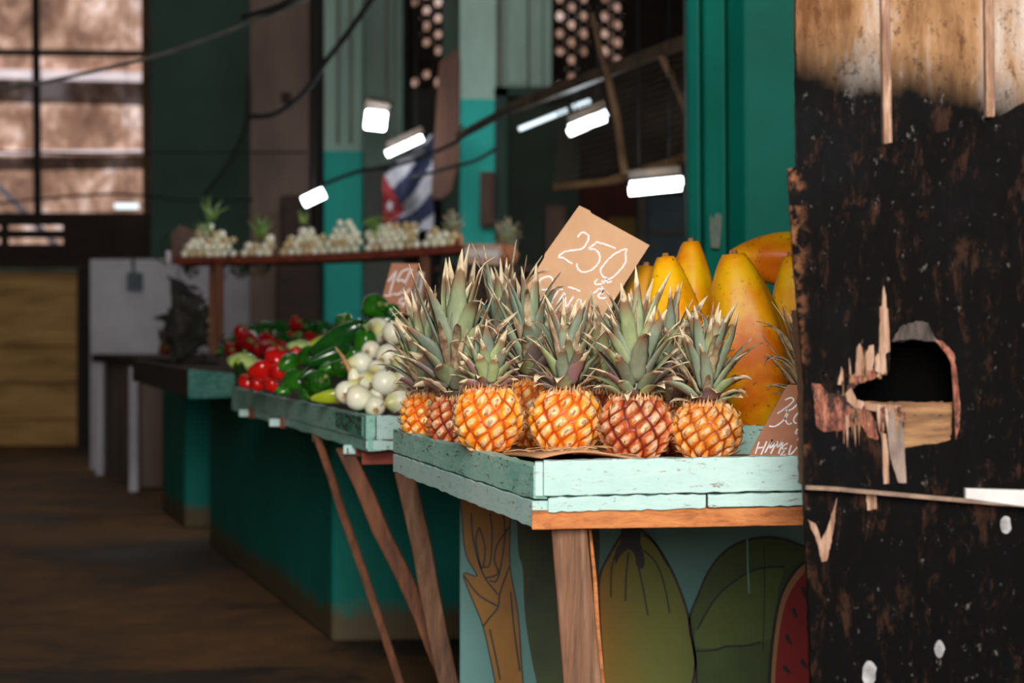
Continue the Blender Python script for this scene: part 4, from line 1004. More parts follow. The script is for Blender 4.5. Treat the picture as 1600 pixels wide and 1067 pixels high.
PROTO = {
 'bell': make_pepper('green_bell_pepper', M['pep_green'], .078, .036),
 'long': make_pepper('green_long_pepper', M['pep_dark'], .14, .034, 3, .45),
 'yell': make_pepper('yellow_green_pepper', M['pep_yell'], .11, .028, 3, .45),
 'redp': make_pepper('red_pepper', M['pep_red'], .08, .036, 4, .75),
 'darkp': make_pepper('dark_green_pepper', M['pep_dark'], .08, .036, 4, .7),
}
g1 = 'green peppers heaped beside the onions'
PP = [
 ('bell', 583, 480, 4.98, 19, (1.2, 1.0, .3), 'glossy green bell pepper on the very top of the pepper heap'),
 ('bell', 604, 487, 5.02, 15, (1.4, 2.2, 1.), 'green bell pepper behind the topmost one, under the 150 card'),
 ('long', 588, 507, 4.98, 15, (.2, 1.35, .2), 'long green pepper lying flat under the topmost peppers'),
 ('bell', 538, 506, 5.12, 15, (1.0, -1.0, .5), 'green pepper showing its stem behind the large dark long one'),
 ('long', 526, 530, 4.96, 20, (.3, 1.1, .1), 'largest long dark green pepper lying slanted across the heap'),
 ('long', 515, 557, 4.86, 15, (.2, 1.25, .5), 'dark green pepper lying under the largest slanted one'),
 ('bell', 482, 558, 5.05, 17, (1.2, -.6, 1.), 'dark glossy pepper at the left middle of the heap'),
 ('bell', 570, 536, 4.80, 16, (.2, .1, .3), 'upright green pepper touching the pale onions'),
 ('bell', 535, 575, 4.68, 17, (1.5, .2, .2), 'broad dark green pepper left of the dry onion stalk'),
 ('bell', 551, 556, 4.74, 11, (1.0, .4, 1.2), 'small green pepper just above the dry onion stalk'),
 ('bell', 499, 598, 4.78, 21, (1.3, -.9, .5), 'bright green bell pepper at the front with its stem turned down'),
 ('bell', 462, 595, 4.98, 19, (1.5, .9, .8), 'dark green bell pepper at the front left end of the heap'),
 ('yell', 514, 619, 4.58, 12, (.1, 1.45, .2), 'yellow-green pepper lying on the rim beside the bottom onions'),
 ('bell', 477, 616, 4.82, 9, (2.0, -.6, .3), 'small pepper with pale stem end pointing over the rim'),
 ('bell', 451, 567, 5.20, 14, (1.0, .4, 2.), 'green pepper touching the largest tomatoes'),
 ('long', 492, 577, 4.92, 12, (.4, 1.0, .9), 'narrow green pepper in the middle above the bright front one'),
 ('bell', 514, 577, 4.78, 13, (1.3, .3, 1.9), 'green pepper wedged between the two broad front ones'),
 ('bell', 444, 609, 4.98, 11, (1.3, -.4, 2.3), 'small dark pepper low on the rim beside the tomatoes'),
 ('yell', 492, 538, 5.22, 9, (.1, 1.1, .1), 'slim yellow-green pepper lying behind the heap'),
]
ref = {'bell': .036, 'long': .034, 'yell': .028, 'redp': .036, 'darkp': .036}
for k, x, y, d, r_, rt, lab in PP: veg(k, x, y, d, r_, rt, lab, 'pepper', g1 if k != 'yell' else None, ref[k])
# tomatoes
def make_tomato():
    prof = [(.0015, -.027)]
    for j in range(1, 18):
        v = j/18; prof.append((.033*math.sin(PI*v)**.75, -.027+.053*v))
    prof += [(.008, .022), (.002, .019)]
    root = empty('tomato', (0, 0, 0)); lathe(prof, 32, lambda a, t_: 1+.035*math.cos(5*a)).build('tomato_skin', M['tomato'], root, True)
    mb = MB()
    for k in range(5):
        a = k*2*PI/5; mb.add([(0, 0, .021), (.006*math.cos(a-.3), .006*math.sin(a-.3), .024), (.014*math.cos(a), .014*math.sin(a), .026), (.006*math.cos(a+.3), .006*math.sin(a+.3), .024)], [[0, 1, 2, 3]])
    mb.tube([(0, 0, .02), (0, .001, .03)], .0018, 6); o = mb.build('calyx', M['stem_green'], root); return root
PROTO['tom'] = make_tomato()
for x, y, d, r_, rt, lab in [
 (434, 557, 5.42, 17, (.5, .4, 0), 'glossy red tomato on top of the tomato pile, beside the peppers'),
 (411, 580, 5.36, 20, (-.6, .3, 1), 'largest bright red tomato at the front of the pile'),
 (437, 582, 5.22, 14, (.3, .8, 2), 'red tomato squeezed between the largest one and the peppers'),
 (387, 595, 5.46, 12, (.8, .2, 0), 'small red tomato at the left end of the rim'),
 (424, 602, 5.16, 11, (.2, .9, 1), 'red tomato lowest on the rim beneath the largest one'),
 (402, 602, 5.30, 10, (.6, .3, 2), 'small red tomato peeping over the rim below the largest'),
 (464, 550, 5.45, 10, (.2, .3, 2), 'red tomato glimpsed behind the pepper heap')]:
    veg('tom', x, y, d, r_, rt, lab, 'tomato', 'red tomatoes on the tray', .033)
# pale squash and cucumber
root = empty('pale_squash', P(380, 566, 5.85)); tag(root, 'pale green round squash behind the tomatoes', 'squash')
prof = [(.004, -.03)]+[(.052*math.sin(PI*j/18)**.7, -.03+.062*j/18) for j in range(1, 18)]+[(.003, .03)]
lathe(prof, 40, lambda a, t_: 1+.03*math.cos(8*a)).build('squash_skin', M['squash'], root, True); root.rotation_euler = (.2, .1, 0)
mb = MB(); mb.tube([(0, 0, .028), (.003, 0, .04)], [.006, .005], 8); mb.build('stem', M['stem_green'], root, True)
root = empty('pale_squash', P(468, 542, 5.7)); tag(root, 'second pale green squash half hidden behind the pepper heap', 'squash')
lathe(prof, 40, lambda a, t_: 1+.03*math.cos(8*a)).build('squash_skin', M['squash'], root, True); root.scale = (.8, .8, .7)
root = empty('cucumber', P(374, 577, 5.62), (1.25, 0, .1)); tag(root, 'dark green cucumber pointing forward, yellow at its tip', 'cucumber')
prof = [(.003, -.08)]+[(.019*math.sin(PI*j/20)**.4, -.08+.16*j/20) for j in range(1, 20)]+[(.003, .08)]
lathe(prof, 24).build('cucumber_skin', M['cuke'], root, True)
mb = MB(); L = lathe([(.0035, .0745), (.010, .078), (.004, .083)], 16); L.build('yellow_tip', M['pep_yell'], root, True)
# far peppers, red and dark
g2 = 'red peppers on the far tray'; g3 = 'dark green peppers on the far tray'
far_lab_r = 'dark red pepper in the blurred heap on the far tray below the onion shelf'
far_lab_g = 'dark green pepper in the blurred heap on the far tray below the onion shelf'
for i, (x, y, r_) in enumerate([(388, 533, 15), (417, 533, 13), (455, 531, 11), (404, 546, 12), (365, 545, 13), (483, 531, 11), (376, 520, 10), (436, 545, 12), (505, 535, 11)]):
    veg('redp', x, y, 6.9+.25*(i % 3), r_, (R.uniform(0, 3), R.uniform(0, 3), 0), far_lab_r, 'pepper', g2, .036)
veg('redp', 462, 505, 7.4, 10, (1, 1, 0), 'single red pepper on top of the far heap of dark peppers', 'pepper', None, .036)
for i, (x, y, r_) in enumerate([(400, 517, 13), (431, 517, 14), (482, 513, 13), (442, 533, 12), (361, 535, 12), (505, 515, 12), (414, 512, 11), (455, 516, 12), (524, 520, 13), (468, 540, 12), (540, 522, 12), (374, 550, 10), (500, 550, 14), (350, 550, 11)]):
    veg('darkp', x, y, 7.3+.2*(i % 3), r_, (R.uniform(0, 3), R.uniform(0, 3), 0), far_lab_g, 'pepper', g3, .036)
mb = MB(); a = P(345, 556, 6.95); 
q = [PZ(342, 6.9, .80), PZ(560, 6.6, .80), PZ(600, 8.1, .93), PZ(345, 8.1, .93)]
mb.hexa([p-Vector((0, 0, .03)) for p in q], q); mb.build('sloping_shelf', M['dark_wood'], t3, absolute=True)

# ------------------------------------------------------------------ raised onion shelf
sh = empty('raised_shelf', PZ(500, 8, 0)); tag(sh, 'raised red-brown wooden shelf on thin posts carrying small onions', 'shelf')
DL, DR = 8.6, 7.4
def shp(x):  # front edge point at pixel x
    t_ = (x-275)/(722-275); d = DL+(DR-DL)*t_; y = 402-20*t_+5*math.sin(t_*PI); return P(x, y, d)
mb = MB(); n_ = 16; dirv = Vector((.0, .42, 0)); vs = []
for i in range(n_+1):
    p = shp(272+450*i/n_); vs += [p+Vector((0, 0, .0)), p+dirv+Vector((0, 0, .0)), p+dirv-Vector((0, 0, .028)), p-Vector((0, 0, .030))]
fs = [[i*4+k, i*4+4+k, i*4+4+(k+1) % 4, i*4+(k+1) % 4] for i in range(n_) for k in range(4)]+[[0, 1, 2, 3], [n_*4+3-k for k in range(4)]]
mb.add(vs, fs); mb.build('shelf_board', M['red_wood'], sh, absolute=True)
mb = MB(); p = shp(268); vs = [p+Vector((0, -.01, -.03)), p+Vector((.035, .0, .01)), p+Vector((.035, .4, .01)), p+Vector((0, .4, -.03))]
mb.hexa(vs, [v+Vector((.0, 0, .14)) for v in vs]); mb.build('end_board', M['brownboard'], sh, absolute=True)
mb = MB(); mb.box(shp(266)+Vector((-.005, -.01, .005)), (.02, .02, .05)); mb.build('end_clip', M['ledge'], sh, absolute=True)
for x, w_, mt, dz in ((326, .03, 'strut_wood', .05), (340, .035, 'strut_wood', 0), (663, .04, 'strut_wood', 0)):
    p = shp(x)+Vector((0, .06+dz, -.028)); zb0 = .84 if x < 400 else .86
    mb = MB(); mb.box((p.x, p.y, (p.z+zb0)/2), (w_, .03, p.z-zb0)); mb.build('post', M[mt], sh, absolute=True)
    if x < 400: continue
    mb = MB(); mb.box((p.x, p.y, zb0/2+.001), (w_*1.1, .04, zb0-.002)); mb.build('lower_post', M['dark_wood'], sh, absolute=True)
mb = MB(); # hanging roots and leaves under the shelf
for k in range(70):
    x = R.choice([R.uniform(280, 420), R.uniform(350, 400), R.uniform(240, 290)]); p = shp(max(275, x))+Vector((0, R.uniform(.02, .3), -.03)); L = R.uniform(.02, .07)
    if x < 275: p = shp(270)+Vector((R.uniform(-.09, 0), R.uniform(0, .3), R.uniform(.02, .12)))
    mb.tube([p, p+Vector((R.uniform(-.02, .02), 0, -L*.5)), p+Vector((R.uniform(-.04, .04), 0, -L))], .003, 4)
tag(mb.build('hanging_leaves', plain('dark_leaves', srgb(24, 40, 16), srgb(50, 66, 30), 9, .7)), 'dark wilted leaves hanging from the left half of the onion shelf', 'leaves', kind='stuff')

# small bulbs
bp0 = lathe([(.001, -.017), (.009, -.0155), (.0155, -.009), (.018, 0), (.0155, .009), (.009, .0155), (.0045, .018), (.003, .023)], 14)
bulb0 = bp0.build('spring_onion', M['bulb'], None, True); bulb1 = None
bulb_t = bpy.data.objects.new('spring_onion', bulb0.data.copy()); bulb_t.data.materials.clear(); bulb_t.data.materials.append(M['bulb_tan']); col.objects.link(bulb_t)
heaps = [ # x0,x1, top y profile height px, name
 (284, 372, [14, 44, 58, 52, 46, 38, 30], 'tallest heap at the left'),
 (378, 430, [18, 26, 22, 32, 30], 'second heap from the left'),
 (438, 514, [22, 36, 40, 42, 36, 26], 'third heap from the left'),
 (514, 570, [34, 62, 56, 40, 38], 'middle heap with thick green tuft'),
 (572, 660, [40, 40, 46, 44, 52, 40], 'long heap right of green tuft'),
 (662, 716, [22, 32, 30, 26, 34], 'rightmost heap on the shelf')]
b_first = {0: True, 1: True}
for hi_, (x0, x1, prof_, nm) in enumerate(heaps):
    step = 12.5; cnt = 0
    layer = 0
    while True:
        yo = 7+layer*10.5; any_ = False
        nx_ = int((x1-x0)/step)
        for i in range(nx_+1):
            x = x0+4+i*step+(step/2 if layer % 2 else 0)
            if x > x1-3: continue
            t_ = (x-x0)/(x1-x0)*(len(prof_)-1); k = int(t_); top = prof_[k]+(prof_[min(k+1, len(prof_)-1)]-prof_[k])*(t_-k)
            if yo > top-2 and layer > 0: continue
            any_ = True
            for rowd in ((.05, .11) if layer < 2 else (.08,)):
                p = shp(x); dd = p.y+rowd+layer*.012+R.uniform(-.008, .008); s_ = R.uniform(.82, 1.08)*(1.3 if (layer > 1 and R.random() < .2) else 1)
                z = p.z+.017+(yo-7)/F*dd+(R.uniform(-.004, .004) if layer else 0)
                kind_ = 1 if R.random() < .3 else 0
                src = (bulb0, bulb_t)[kind_]
                if b_first[kind_]: o = src; b_first[kind_] = False
                else: o = src.copy(); col.objects.link(o)
                o.location = (p.x+R.uniform(-.004, .004)+rowd*(x-800)/F, dd, z); o.scale = (s_, s_, s_); o.rotation_euler = (R.uniform(-1.6, 1.6), R.uniform(-1.2, 1.2), R.uniform(0, 6))
                tag(o, 'small %s onion bulb on raised shelf, %s' % (('white', 'tan')[kind_], nm), 'onion', '%s onion bulbs, %s' % (('white', 'tan')[kind_], nm)); cnt += 1
        layer += 1
        if not any_ or layer > 8: break
# green tufts
def tuft(x, y, d, n_, L, lean, label):
    p = P(x, y, d); root = MB()
    for k in range(n_):
        a = R.uniform(-.5, .5)+lean; l = L*R.uniform(.6, 1.1)
        q = p+Vector((R.uniform(-.02, .02), R.uniform(-.02, .02), 0))
        root.tube([q, q+Vector((math.sin(a)*l*.4, 0, math.cos(a)*l*.5)), q+Vector((math.sin(a*1.6)*l, R.uniform(-.02, .02), math.cos(a*1.5)*l))], [.004, .0045, .001], 6)
    tag(root.build('leafy_sprig', M['greens'], None, True), label, 'greens')
tuft(330, 345, 8.42, 12, .11, .1, 'bright green onion tops sticking up from the tallest onion heap')
tuft(322, 365, 8.40, 9, .06, -.3, 'short green tops drooping in the tallest onion heap')
tuft(408, 372, 8.2, 14, .12, -.1, 'green onion tops standing in the second onion heap')
tuft(572, 350, 7.85, 16, .09, 1.3, 'thick green onion tops lying over the middle heap')
tuft(476, 350, 8.05, 8, .06, 0, 'small brownish green sprig above the third onion heap')

# distant pineapples, box beside shelf
mb = MB()
bxp = P(752, 398, 7.9); bx = empty('cardboard_box', P(752, 414, 7.9)); tag(bx, 'pale brown box lying behind the right end of the onion shelf', 'box')
mb.box(bxp, (.15, .14, .088), Euler((0, .05, .1))); mb.build('carton', plain('pale_carton', srgb(160, 124, 104), srgb(190, 158, 140), 6, .8), bx, absolute=True, bevel=.004)
mb = MB(); mb.box(bxp+Vector((0, -.07, .004)), (.152, .004, .03), Euler((0, .05, .1))); mb.build('tape', plain('pale_tape', srgb(180, 170, 166), srgb(200, 190, 184), 6, .5), bx, absolute=True)
st2 = empty('stacked_crate_stand', PZ(740, 8.1, 0)); tag(st2, 'dark wooden stand under the pale brown box', 'stand')
zt = bxp.z-.046; mb = MB(); mb.box((bxp.x+.03, 8.1, zt-.015), (.46, .5, .03)); mb.build('stand_top', M['dark_wood'], st2, absolute=True)
for sx in (-.17, .2):
    mb = MB(); mb.box((bxp.x+.03+sx, 8.1, (zt-.03)/2), (.05, .4, zt-.03)); mb.build('leg', M['dark_wood'], st2, absolute=True)
def far_pine(x, dd, zb_, rx, hz, ch, seed, label, tilt):
    return pineapple(x, dd, zb_, rx, hz, ch, 40, seed, M['pineC'], label, tilt, 0, 1, .1)
far_pine(708, 7.66, shp(708).z+.001, .035, .06, .085, 31, 'blurred dark pineapple at the right end of the onion shelf', (0, 0))
far_pine(787, 8.05, zt+.002, .05, .09, .11, 32, 'blurred dark pineapple right of the pale brown box', (0, .1))
# heap of dark produce under shelf right (taro)
for i in range(10):
    mb = MB(); L = lathe([(.004, -.045)]+[(.042*math.sin(PI*j/12)**.7, -.045+.09*j/12) for j in range(1, 12)]+[(.003, .045)], 16, lambda a, t_: 1+.05*math.cos(3*a+i))
    if i == 0: tz = L.build('taro_root', plain('earthy_skin', srgb(44, 32, 22), srgb(80, 60, 42), 20, .9), None, True)
    o = tz if i == 0 else tz.copy()
    if i: col.objects.link(o)
    o.location = P(695+(i % 5)*24+(6 if i > 4 else 0), 462-(i//5)*24, 6.6+.02*i); o.rotation_euler = (R.uniform(0, 3), R.uniform(0, 3), 0)
    tag(o, 'dark earthy root in the blurred heap behind the pineapple crowns', 'root vegetable', 'dark roots behind the pineapple crowns')
cr = empty('root_crate', PZ(745, 6.6, 0)); tag(cr, 'dark crate stand holding the earthy roots behind the pineapples', 'crate')
zc = yz(478, 6.6); mb = MB(); p = PZ(748, 6.65, 0); mb.box((p.x, 6.68, zc-.03), (.42, .3, .03)); mb.build('crate_top', M['dark_wood'], cr, absolute=True)
mb = MB(); mb.box((p.x, 6.7, (zc-.045+.68)/2), (.36, .25, zc-.045-.68)); mb.build('crate_body', M['dark_wood'], cr, absolute=True)
# dark produce bundle at left under shelf
mb = MB()
for k in range(160):
    c = P(R.gauss(292, 13), R.gauss(512, 26), 9.3+R.uniform(-.15, .15)); a = R.uniform(0, 6); L = R.uniform(.04, .09)
    e1 = Vector((math.cos(a), R.uniform(-.4, .4), math.sin(a)))*L; e2 = Vector((-math.sin(a), .3, math.cos(a)))*L*.3
    mb.add([c-e1, c-e2, c+e1, c+e2], [[0, 1, 2, 3]])
tag(mb.build('leafy_bunch', plain('very_dark_leaves', srgb(18, 20, 12), srgb(36, 32, 20), 9, .8)), 'dark leafy bunch hanging under the left end of the onion shelf', 'leaves', kind='stuff')
sp = bpy.data.objects
for i, (x, y) in enumerate([(262, 526), (274, 540), (258, 545), (286, 548)]):
    o = PROTO['redp'].copy(); col.objects.link(o)
    for ch in [k for k in bpy.data.objects if k.parent == PROTO['redp']]:
        c = ch.copy(); col.objects.link(c); c.parent = o
        c.data = c.data.copy() if ch.name.startswith('pepper') else c.data
        if ch.name.startswith('pepper'): c.data.materials[0] = plain('rust_pepper%d' % i, srgb(110, 46, 20), srgb(140, 62, 28), 9, .5)
    o.location = P(x, y, 9.95); o.scale = (1.15,)*3; o.rotation_euler = (i, i*2, 0)
    o.name = 'dried_pepper'; tag(o, 'rusty orange pepper on the far stall beside the dark leafy bunch', 'pepper', 'rusty peppers on the far stall')

# ------------------------------------------------------------------ price cards
def chalk(root, strokes, tf, d, w_, jit=.6):
    mb = MB()
    for st_ in strokes:
        pts = smooth_poly([tf(*p) for p in st_], 5, False) if len(st_) > 2 else [tf(*p) for p in st_]
        pts = [(x+R.uniform(-jit, jit), y+R.uniform(-jit, jit)) for x, y in pts]
        ribbon(mb, pts, w_, d)
    o = mb.build('chalk_writing', M['chalk'], root, absolute=True); return o
d = 3.62; c1 = empty('price_card', P(880, 560, d)); tag(c1, 'large cardboard price card reading 250, propped among the pineapples', 'price card')
mb = MB(); mb.poly([P(x, y, d) for x, y in ((905, 321), (922, 329), (924, 333), (1015, 383), (945, 492), (936, 506), (822, 470), (820, 452), (850, 403), (851, 397))], (0, .004, 0)); mb.build('card', M['card'], c1, absolute=True)
mb = MB(); mb.poly([P(x, y, d+.006) for x, y in ((818, 468), (940, 495), (905, 560), (850, 560), (822, 500))], (0, .004, 0)); mb.build('backing_card', M['card_pink'], c1, absolute=True)
mb = MB(); a = P(880, 470, d+.015); mb.bar(a, Vector((a.x, a.y, zb+.001)), .02, .012); mb.build('stick', M['raw_wood'], c1, absolute=True)
tf = lambda x, y: (800+x/5.617, 310+y/5.617)
chalk(c1, [[(575, 340), (600, 308), (640, 300), (672, 335), (655, 390), (620, 440), (560, 452), (480, 462), (430, 488), (412, 520), (450, 522), (530, 575)],
 [(735, 382), (820, 402), (910, 440)], [(740, 388), (700, 420), (672, 442), (735, 452), (772, 515), (750, 575), (690, 632), (620, 647), (580, 620), (567, 570)],
 [(1000, 440), (930, 470), (850, 530), (790, 600), (775, 650), (810, 690), (860, 705), (920, 660), (970, 600), (1000, 540), (998, 480), (1010, 440)],
 [(160, 850), (205, 790), (240, 722), (290, 690), (340, 690), (360, 730), (340, 780), (290, 800), (240, 800)], [(370, 785), (405, 800), (445, 798)], [(405, 800), (380, 850), (345, 900)], [(240, 880), (290, 900), (360, 915)],
 [(385, 965), (420, 890), (458, 830), (470, 890), (478, 950), (510, 905), (545, 860)], [(490, 775), (540, 790), (600, 812)], [(540, 960), (575, 900), (600, 890), (615, 950)],
 [(760, 712), (728, 725), (735, 755), (790, 748)], [(790, 715), (800, 745), (830, 705), (835, 735), (880, 725)], [(715, 835), (760, 795), (790, 800)], [(810, 805), (760, 850), (775, 875), (830, 868)], [(780, 770), (800, 800), (790, 840)]], tf, d-.001, 2.6)
# 150 cards
d = 5.15; c2c = empty('price_card', P(625, 490, d)); tag(c2c, 'small cardboard price card reading 150 above the green peppers', 'price card')
mb = MB(); mb.poly([P(x, y, d) for x, y in ((612, 411), (655, 412), (645, 450), (631, 496), (607, 482), (596, 470))], (0, .004, 0)); mb.build('card', M['card_pink'], c2c, absolute=True)
mb = MB(); a = P(616, 478, d+.01); mb.bar(a, Vector((a.x, a.y, .80)), .015, .01); mb.build('stick', M['raw_wood'], c2c, absolute=True)
tf = lambda x, y: (560+x/8.206, 390+y/8.206)
chalk(c2c, [[(380, 410), (440, 330), (490, 255)], [(490, 255), (450, 390), (400, 570)], [(335, 585), (380, 590), (430, 575)], [(655, 245), (600, 260), (560, 280)], [(560, 280), (520, 340), (500, 400), (570, 390), (590, 440), (570, 520), (510, 570), (445, 565)],
 [(680, 255), (630, 350), (585, 470), (570, 540), (610, 560), (660, 500)], [(680, 255), (700, 260)], [(590, 620), (540, 640), (520, 690)], [(540, 700), (590, 680), (560, 740)]], tf, d-.001, 2.2, .3)
d = 5.3; c3c = empty('price_card', P(655, 475, d)); tag(c3c, 'second small price card half hidden behind the 150 card', 'price card')
mb = MB(); mb.poly([P(x, y, d) for x, y in ((648, 422), (664, 425), (660, 476), (636, 476))], (0, .004, 0)); mb.build('card', plain('grey_card', srgb(150, 116, 100), srgb(170, 136, 120), 6, .8), c3c, absolute=True)
mb = MB(); a = P(650, 470, d+.01); mb.bar(a, Vector((a.x, a.y, .80)), .015, .01); mb.build('stick', M['raw_wood'], c3c, absolute=True)
chalk(c3c, [[(740, 330), (790, 300), (830, 310)], [(760, 320), (740, 450), (700, 620)], [(830, 310), (800, 460), (780, 560)]], tf, d-.001, 2.4, .3)
# 300 card leaning on the divider
d = 3.02; c4 = empty('price_card', P(1215, 713, d)); tag(c4, 'cardboard price card reading 300 leaning at the right end of the table', 'price card')
mb = MB(); T = lambda x, y: P(x, y, d)
mb.poly([T(x, y) for x, y in ((1231, 601), (1300, 604), (1290, 720), (1166, 720), (1200, 655))], (0, .004, 0)); mb.build('card', M['card_pink'], c4, absolute=True)
tf = lambda x, y: (1150+x/6.671, 580+y/6.671)
mb = MB()
for st_ in [[(510, 300), (570, 275), (600, 300), (560, 350), (500, 395), (430, 440)], [(500, 395), (540, 420), (520, 480), (460, 540), (400, 575), (345, 570)],
            [(680, 290), (600, 380), (540, 420), (510, 490), (540, 550), (580, 540)], [(700, 390), (640, 440), (600, 500), (620, 540), (680, 520), (720, 450)],
            [(240, 735), (200, 860)], [(320, 730), (260, 870)], [(225, 800), (290, 790)], [(375, 710), (300, 850)], [(375, 710), (350, 800), (420, 740)], [(420, 740), (360, 860)],
            [(430, 730), (430, 790), (495, 720)], [(495, 720), (440, 860)], [(540, 750), (480, 790), (500, 830), (460, 880), (520, 870)], [(490, 815), (530, 800)], [(575, 770), (550, 880), (640, 790)],
            [(640, 600), (620, 650), (700, 620), (640, 720)]]:
    pts = smooth_poly([tf(*p) for p in st_], 5, False) if len(st_) > 2 else [tf(*p) for p in st_]
    n_ = len(pts); vs = []
    for i, p in enumerate(pts):
        a = pts[max(i-1, 0)]; b = pts[min(i+1, n_-1)]; dx, dy = b[0]-a[0], b[1]-a[1]; L = math.hypot(dx, dy) or 1
        for s in (1.2, -1.2): vs.append(T(p[0]-dy/L*s+R.uniform(-.2, .2), p[1]+dx/L*s)-Vector((0, .0012, 0)))
    mb.add(vs+[v+Vector((0, .0006, 0)) for v in vs], [[i*2, i*2+1, i*2+3, i*2+2] for i in range(n_-1)]+[[2*n_+i*2, 2*n_+i*2+2, 2*n_+i*2+3, 2*n_+i*2+1] for i in range(n_-1)])
mb.build('chalk_writing', M['chalk'], c4, absolute=True)

# ------------------------------------------------------------------ blackened stall door at right
bd = empty('blackened_shutter', PZ(1450, 2.5, 0)); tag(bd, 'blackened wooden shutter of overlapping boards with a splintered hole, at right', 'shutter')
d = 2.5
def outline_edge(pts, step=8, amp=.8):
    out = []
    n_ = len(pts)
    for i in range(n_):
        a = pts[i]; b = pts[(i+1) % n_]; L = math.hypot(b[0]-a[0], b[1]-a[1]); k = max(1, int(L/step)) if max(abs(a[0]), abs(b[0])) < 1640 else 1
        for j in range(k):
            t_ = j/k; q = 0 if j == 0 else amp
            out.append((a[0]+(b[0]-a[0])*t_+R.uniform(-q, q), a[1]+(b[1]-a[1])*t_+R.uniform(-q, q)))
    return out
mb = MB(); mb.poly([P(x, y, d+.02) for x, y in outline_edge([(1240, -420), (1244, 60), (1246, 300), (1900, 300), (1900, -420)])], (0, .02, 0)); mb.build('upper_board', M['soot_up'], bd, absolute=True)
# grooves / pale battens on upper board
for xa, xb, w_, y1 in ((1372, 1386, 22, 226), (1536, 1546, 20, 184)):
    mb = MB(); a = P(xa+3, -420, d+.014); b = P(xb, y1, d+.014); mb.bar(a, b, .012, .016, up=(0, 1, 0)); mb.build('batten', M['split_wood'], bd, absolute=True, bevel=.002)
# middle board with hole
def holed(mb, outer, hole, d, th):
    import bmesh
    bm = bmesh.new(); ov = [bm.verts.new(P(x, y, d)) for x, y in outer]; hv = [bm.verts.new(P(x, y, d)) for x, y in hole]
    es = [bm.edges.new((ov[i], ov[(i+1) % len(ov)])) for i in range(len(ov))]+[bm.edges.new((hv[i], hv[(i+1) % len(hv)])) for i in range(len(hv))]
    bmesh.ops.triangle_fill(bm, use_beauty=True, use_dissolve=False, edges=es)
    bm.verts.index_update(); vs = [v.co.copy() for v in bm.verts]; fs = [[v.index for v in f.verts] for f in bm.faces]; n_ = len(vs); bm.free()
    fs2 = fs+[[i+n_ for i in f][::-1] for f in fs]; no, nh = len(outer), len(hole)
    for i in range(no): j = (i+1) % no; fs2.append([i, j, j+n_, i+n_])
    for i in range(nh): j = (i+1) % nh; fs2.append([no+j, no+i, no+i+n_, no+j+n_])
    mb.add(vs+[v+Vector((0, th, 0)) for v in vs], fs2)
hc = lambda L: [(1240+x*.3, 480+y*.3) for x, y in L]
outer = outline_edge([(1231, 264), (1290, 250), (1370, 228), (1460, 208), (1560, 184), (1600, 160), (1900, 40), (1900, 812), (1600, 790), (1510, 778), (1400, 768), (1257, 759), (1256, 700), (1257, 600), (1246, 480), (1238, 380)])
hole = outline_edge(hc([(262, 460), (300, 420), (345, 395), (430, 360), (500, 335), (505, 180), (560, 185), (610, 168), (735, 180), (800, 235), (832, 300), (838, 480), (835, 690), (760, 712), (690, 715), (570, 740), (565, 560), (430, 545), (330, 520), (290, 500)]), 5, .5)
mb = MB(); holed(mb, outer, hole, d, .012); mb.build('middle_board', M['soot'], bd, absolute=True)
# torn inner ply at the lower half of the hole
for k in range(7):
    mb = MB(); y0 = 628+k*10; x1 = 1490-k*R.uniform(0, 2); x0 = 1336+k*5 if k < 3 else 1395+R.uniform(-12, 10)
    mb.poly([P(x, y, d+.014+.002*(6-k)*.6) for x, y in outline_edge([(x0, y0), (x1, y0+R.uniform(-1, 2)), (x1+1, y0+11), (x0+8, y0+12)], 6, 1.4)], (0, .004, 0)); mb.build('torn_layer', M['torn_ply'], bd, absolute=True)
# unseen board behind the hole; the dark inside is put into its colour
mb = MB(); mb.poly([PZ(x, d+.10, yz(y, d)) for x, y in ((1292, 400), (1640, 400), (1640, 800), (1292, 800))], (0, .012, 0)); mb.build('hole_shade_board', M['hole_shade'], bd, absolute=True)
n = N('bared_red_wood_patchy'); g = n.noise(60, 8, n.coord((1, 1, .3)), .8); g2 = n.noise(22, 6, n.coord((1, 1, .5)), .8)
c = n.ramp(g, [(.4, srgb(70, 36, 28)), (.5, srgb(128, 72, 54)), (.6, srgb(170, 116, 92))])
c = n.mix(n.ramp(g2, [(.52, 0.0), (.57, .9)]), c, srgb(10, 8, 7)); n.bump(g, .8, .003); M['rawred'] = n.done(c, .9)
# worn reddish wood around hole
rw = outline_edge(hc([(95, 395), (140, 400), (180, 450), (262, 455), (300, 360), (340, 330), (420, 320), (495, 330), (420, 372), (330, 405), (280, 455), (300, 505), (400, 545), (430, 600), (440, 690), (390, 680), (350, 600), (260, 640), (160, 650), (120, 620), (110, 500)]), 5, 1.2)
mb = MB(); mb.poly([P(x, y, d-.0012) for x, y in rw], (0, .0011, 0)); mb.build('bared_wood', M['rawred'], bd, absolute=True)
mb = MB(); mb.poly([P(x, y, d-.0012) for x, y in outline_edge(hc([(735, 170), (780, 180), (835, 240), (850, 330), (868, 500), (862, 640), (845, 690), (835, 500), (822, 300), (800, 250)]), 6, .7)], (0, .0011, 0)); mb.build('hole_edge', M['rawred'], bd, absolute=True)
mb = MB(); mb.poly([P(x, y, d-.001) for x, y in outline_edge(hc([(510, 178), (560, 100), (640, 70), (700, 80), (750, 175), (735, 178), (620, 166)]), 4, 1.6)], (0, .0009, 0)); mb.build('grey_scrape', plain('grey_scraped_wood', srgb(14, 12, 12), srgb(92, 80, 74), 60, .9, vec=(1, 1, .3)), bd, absolute=True)
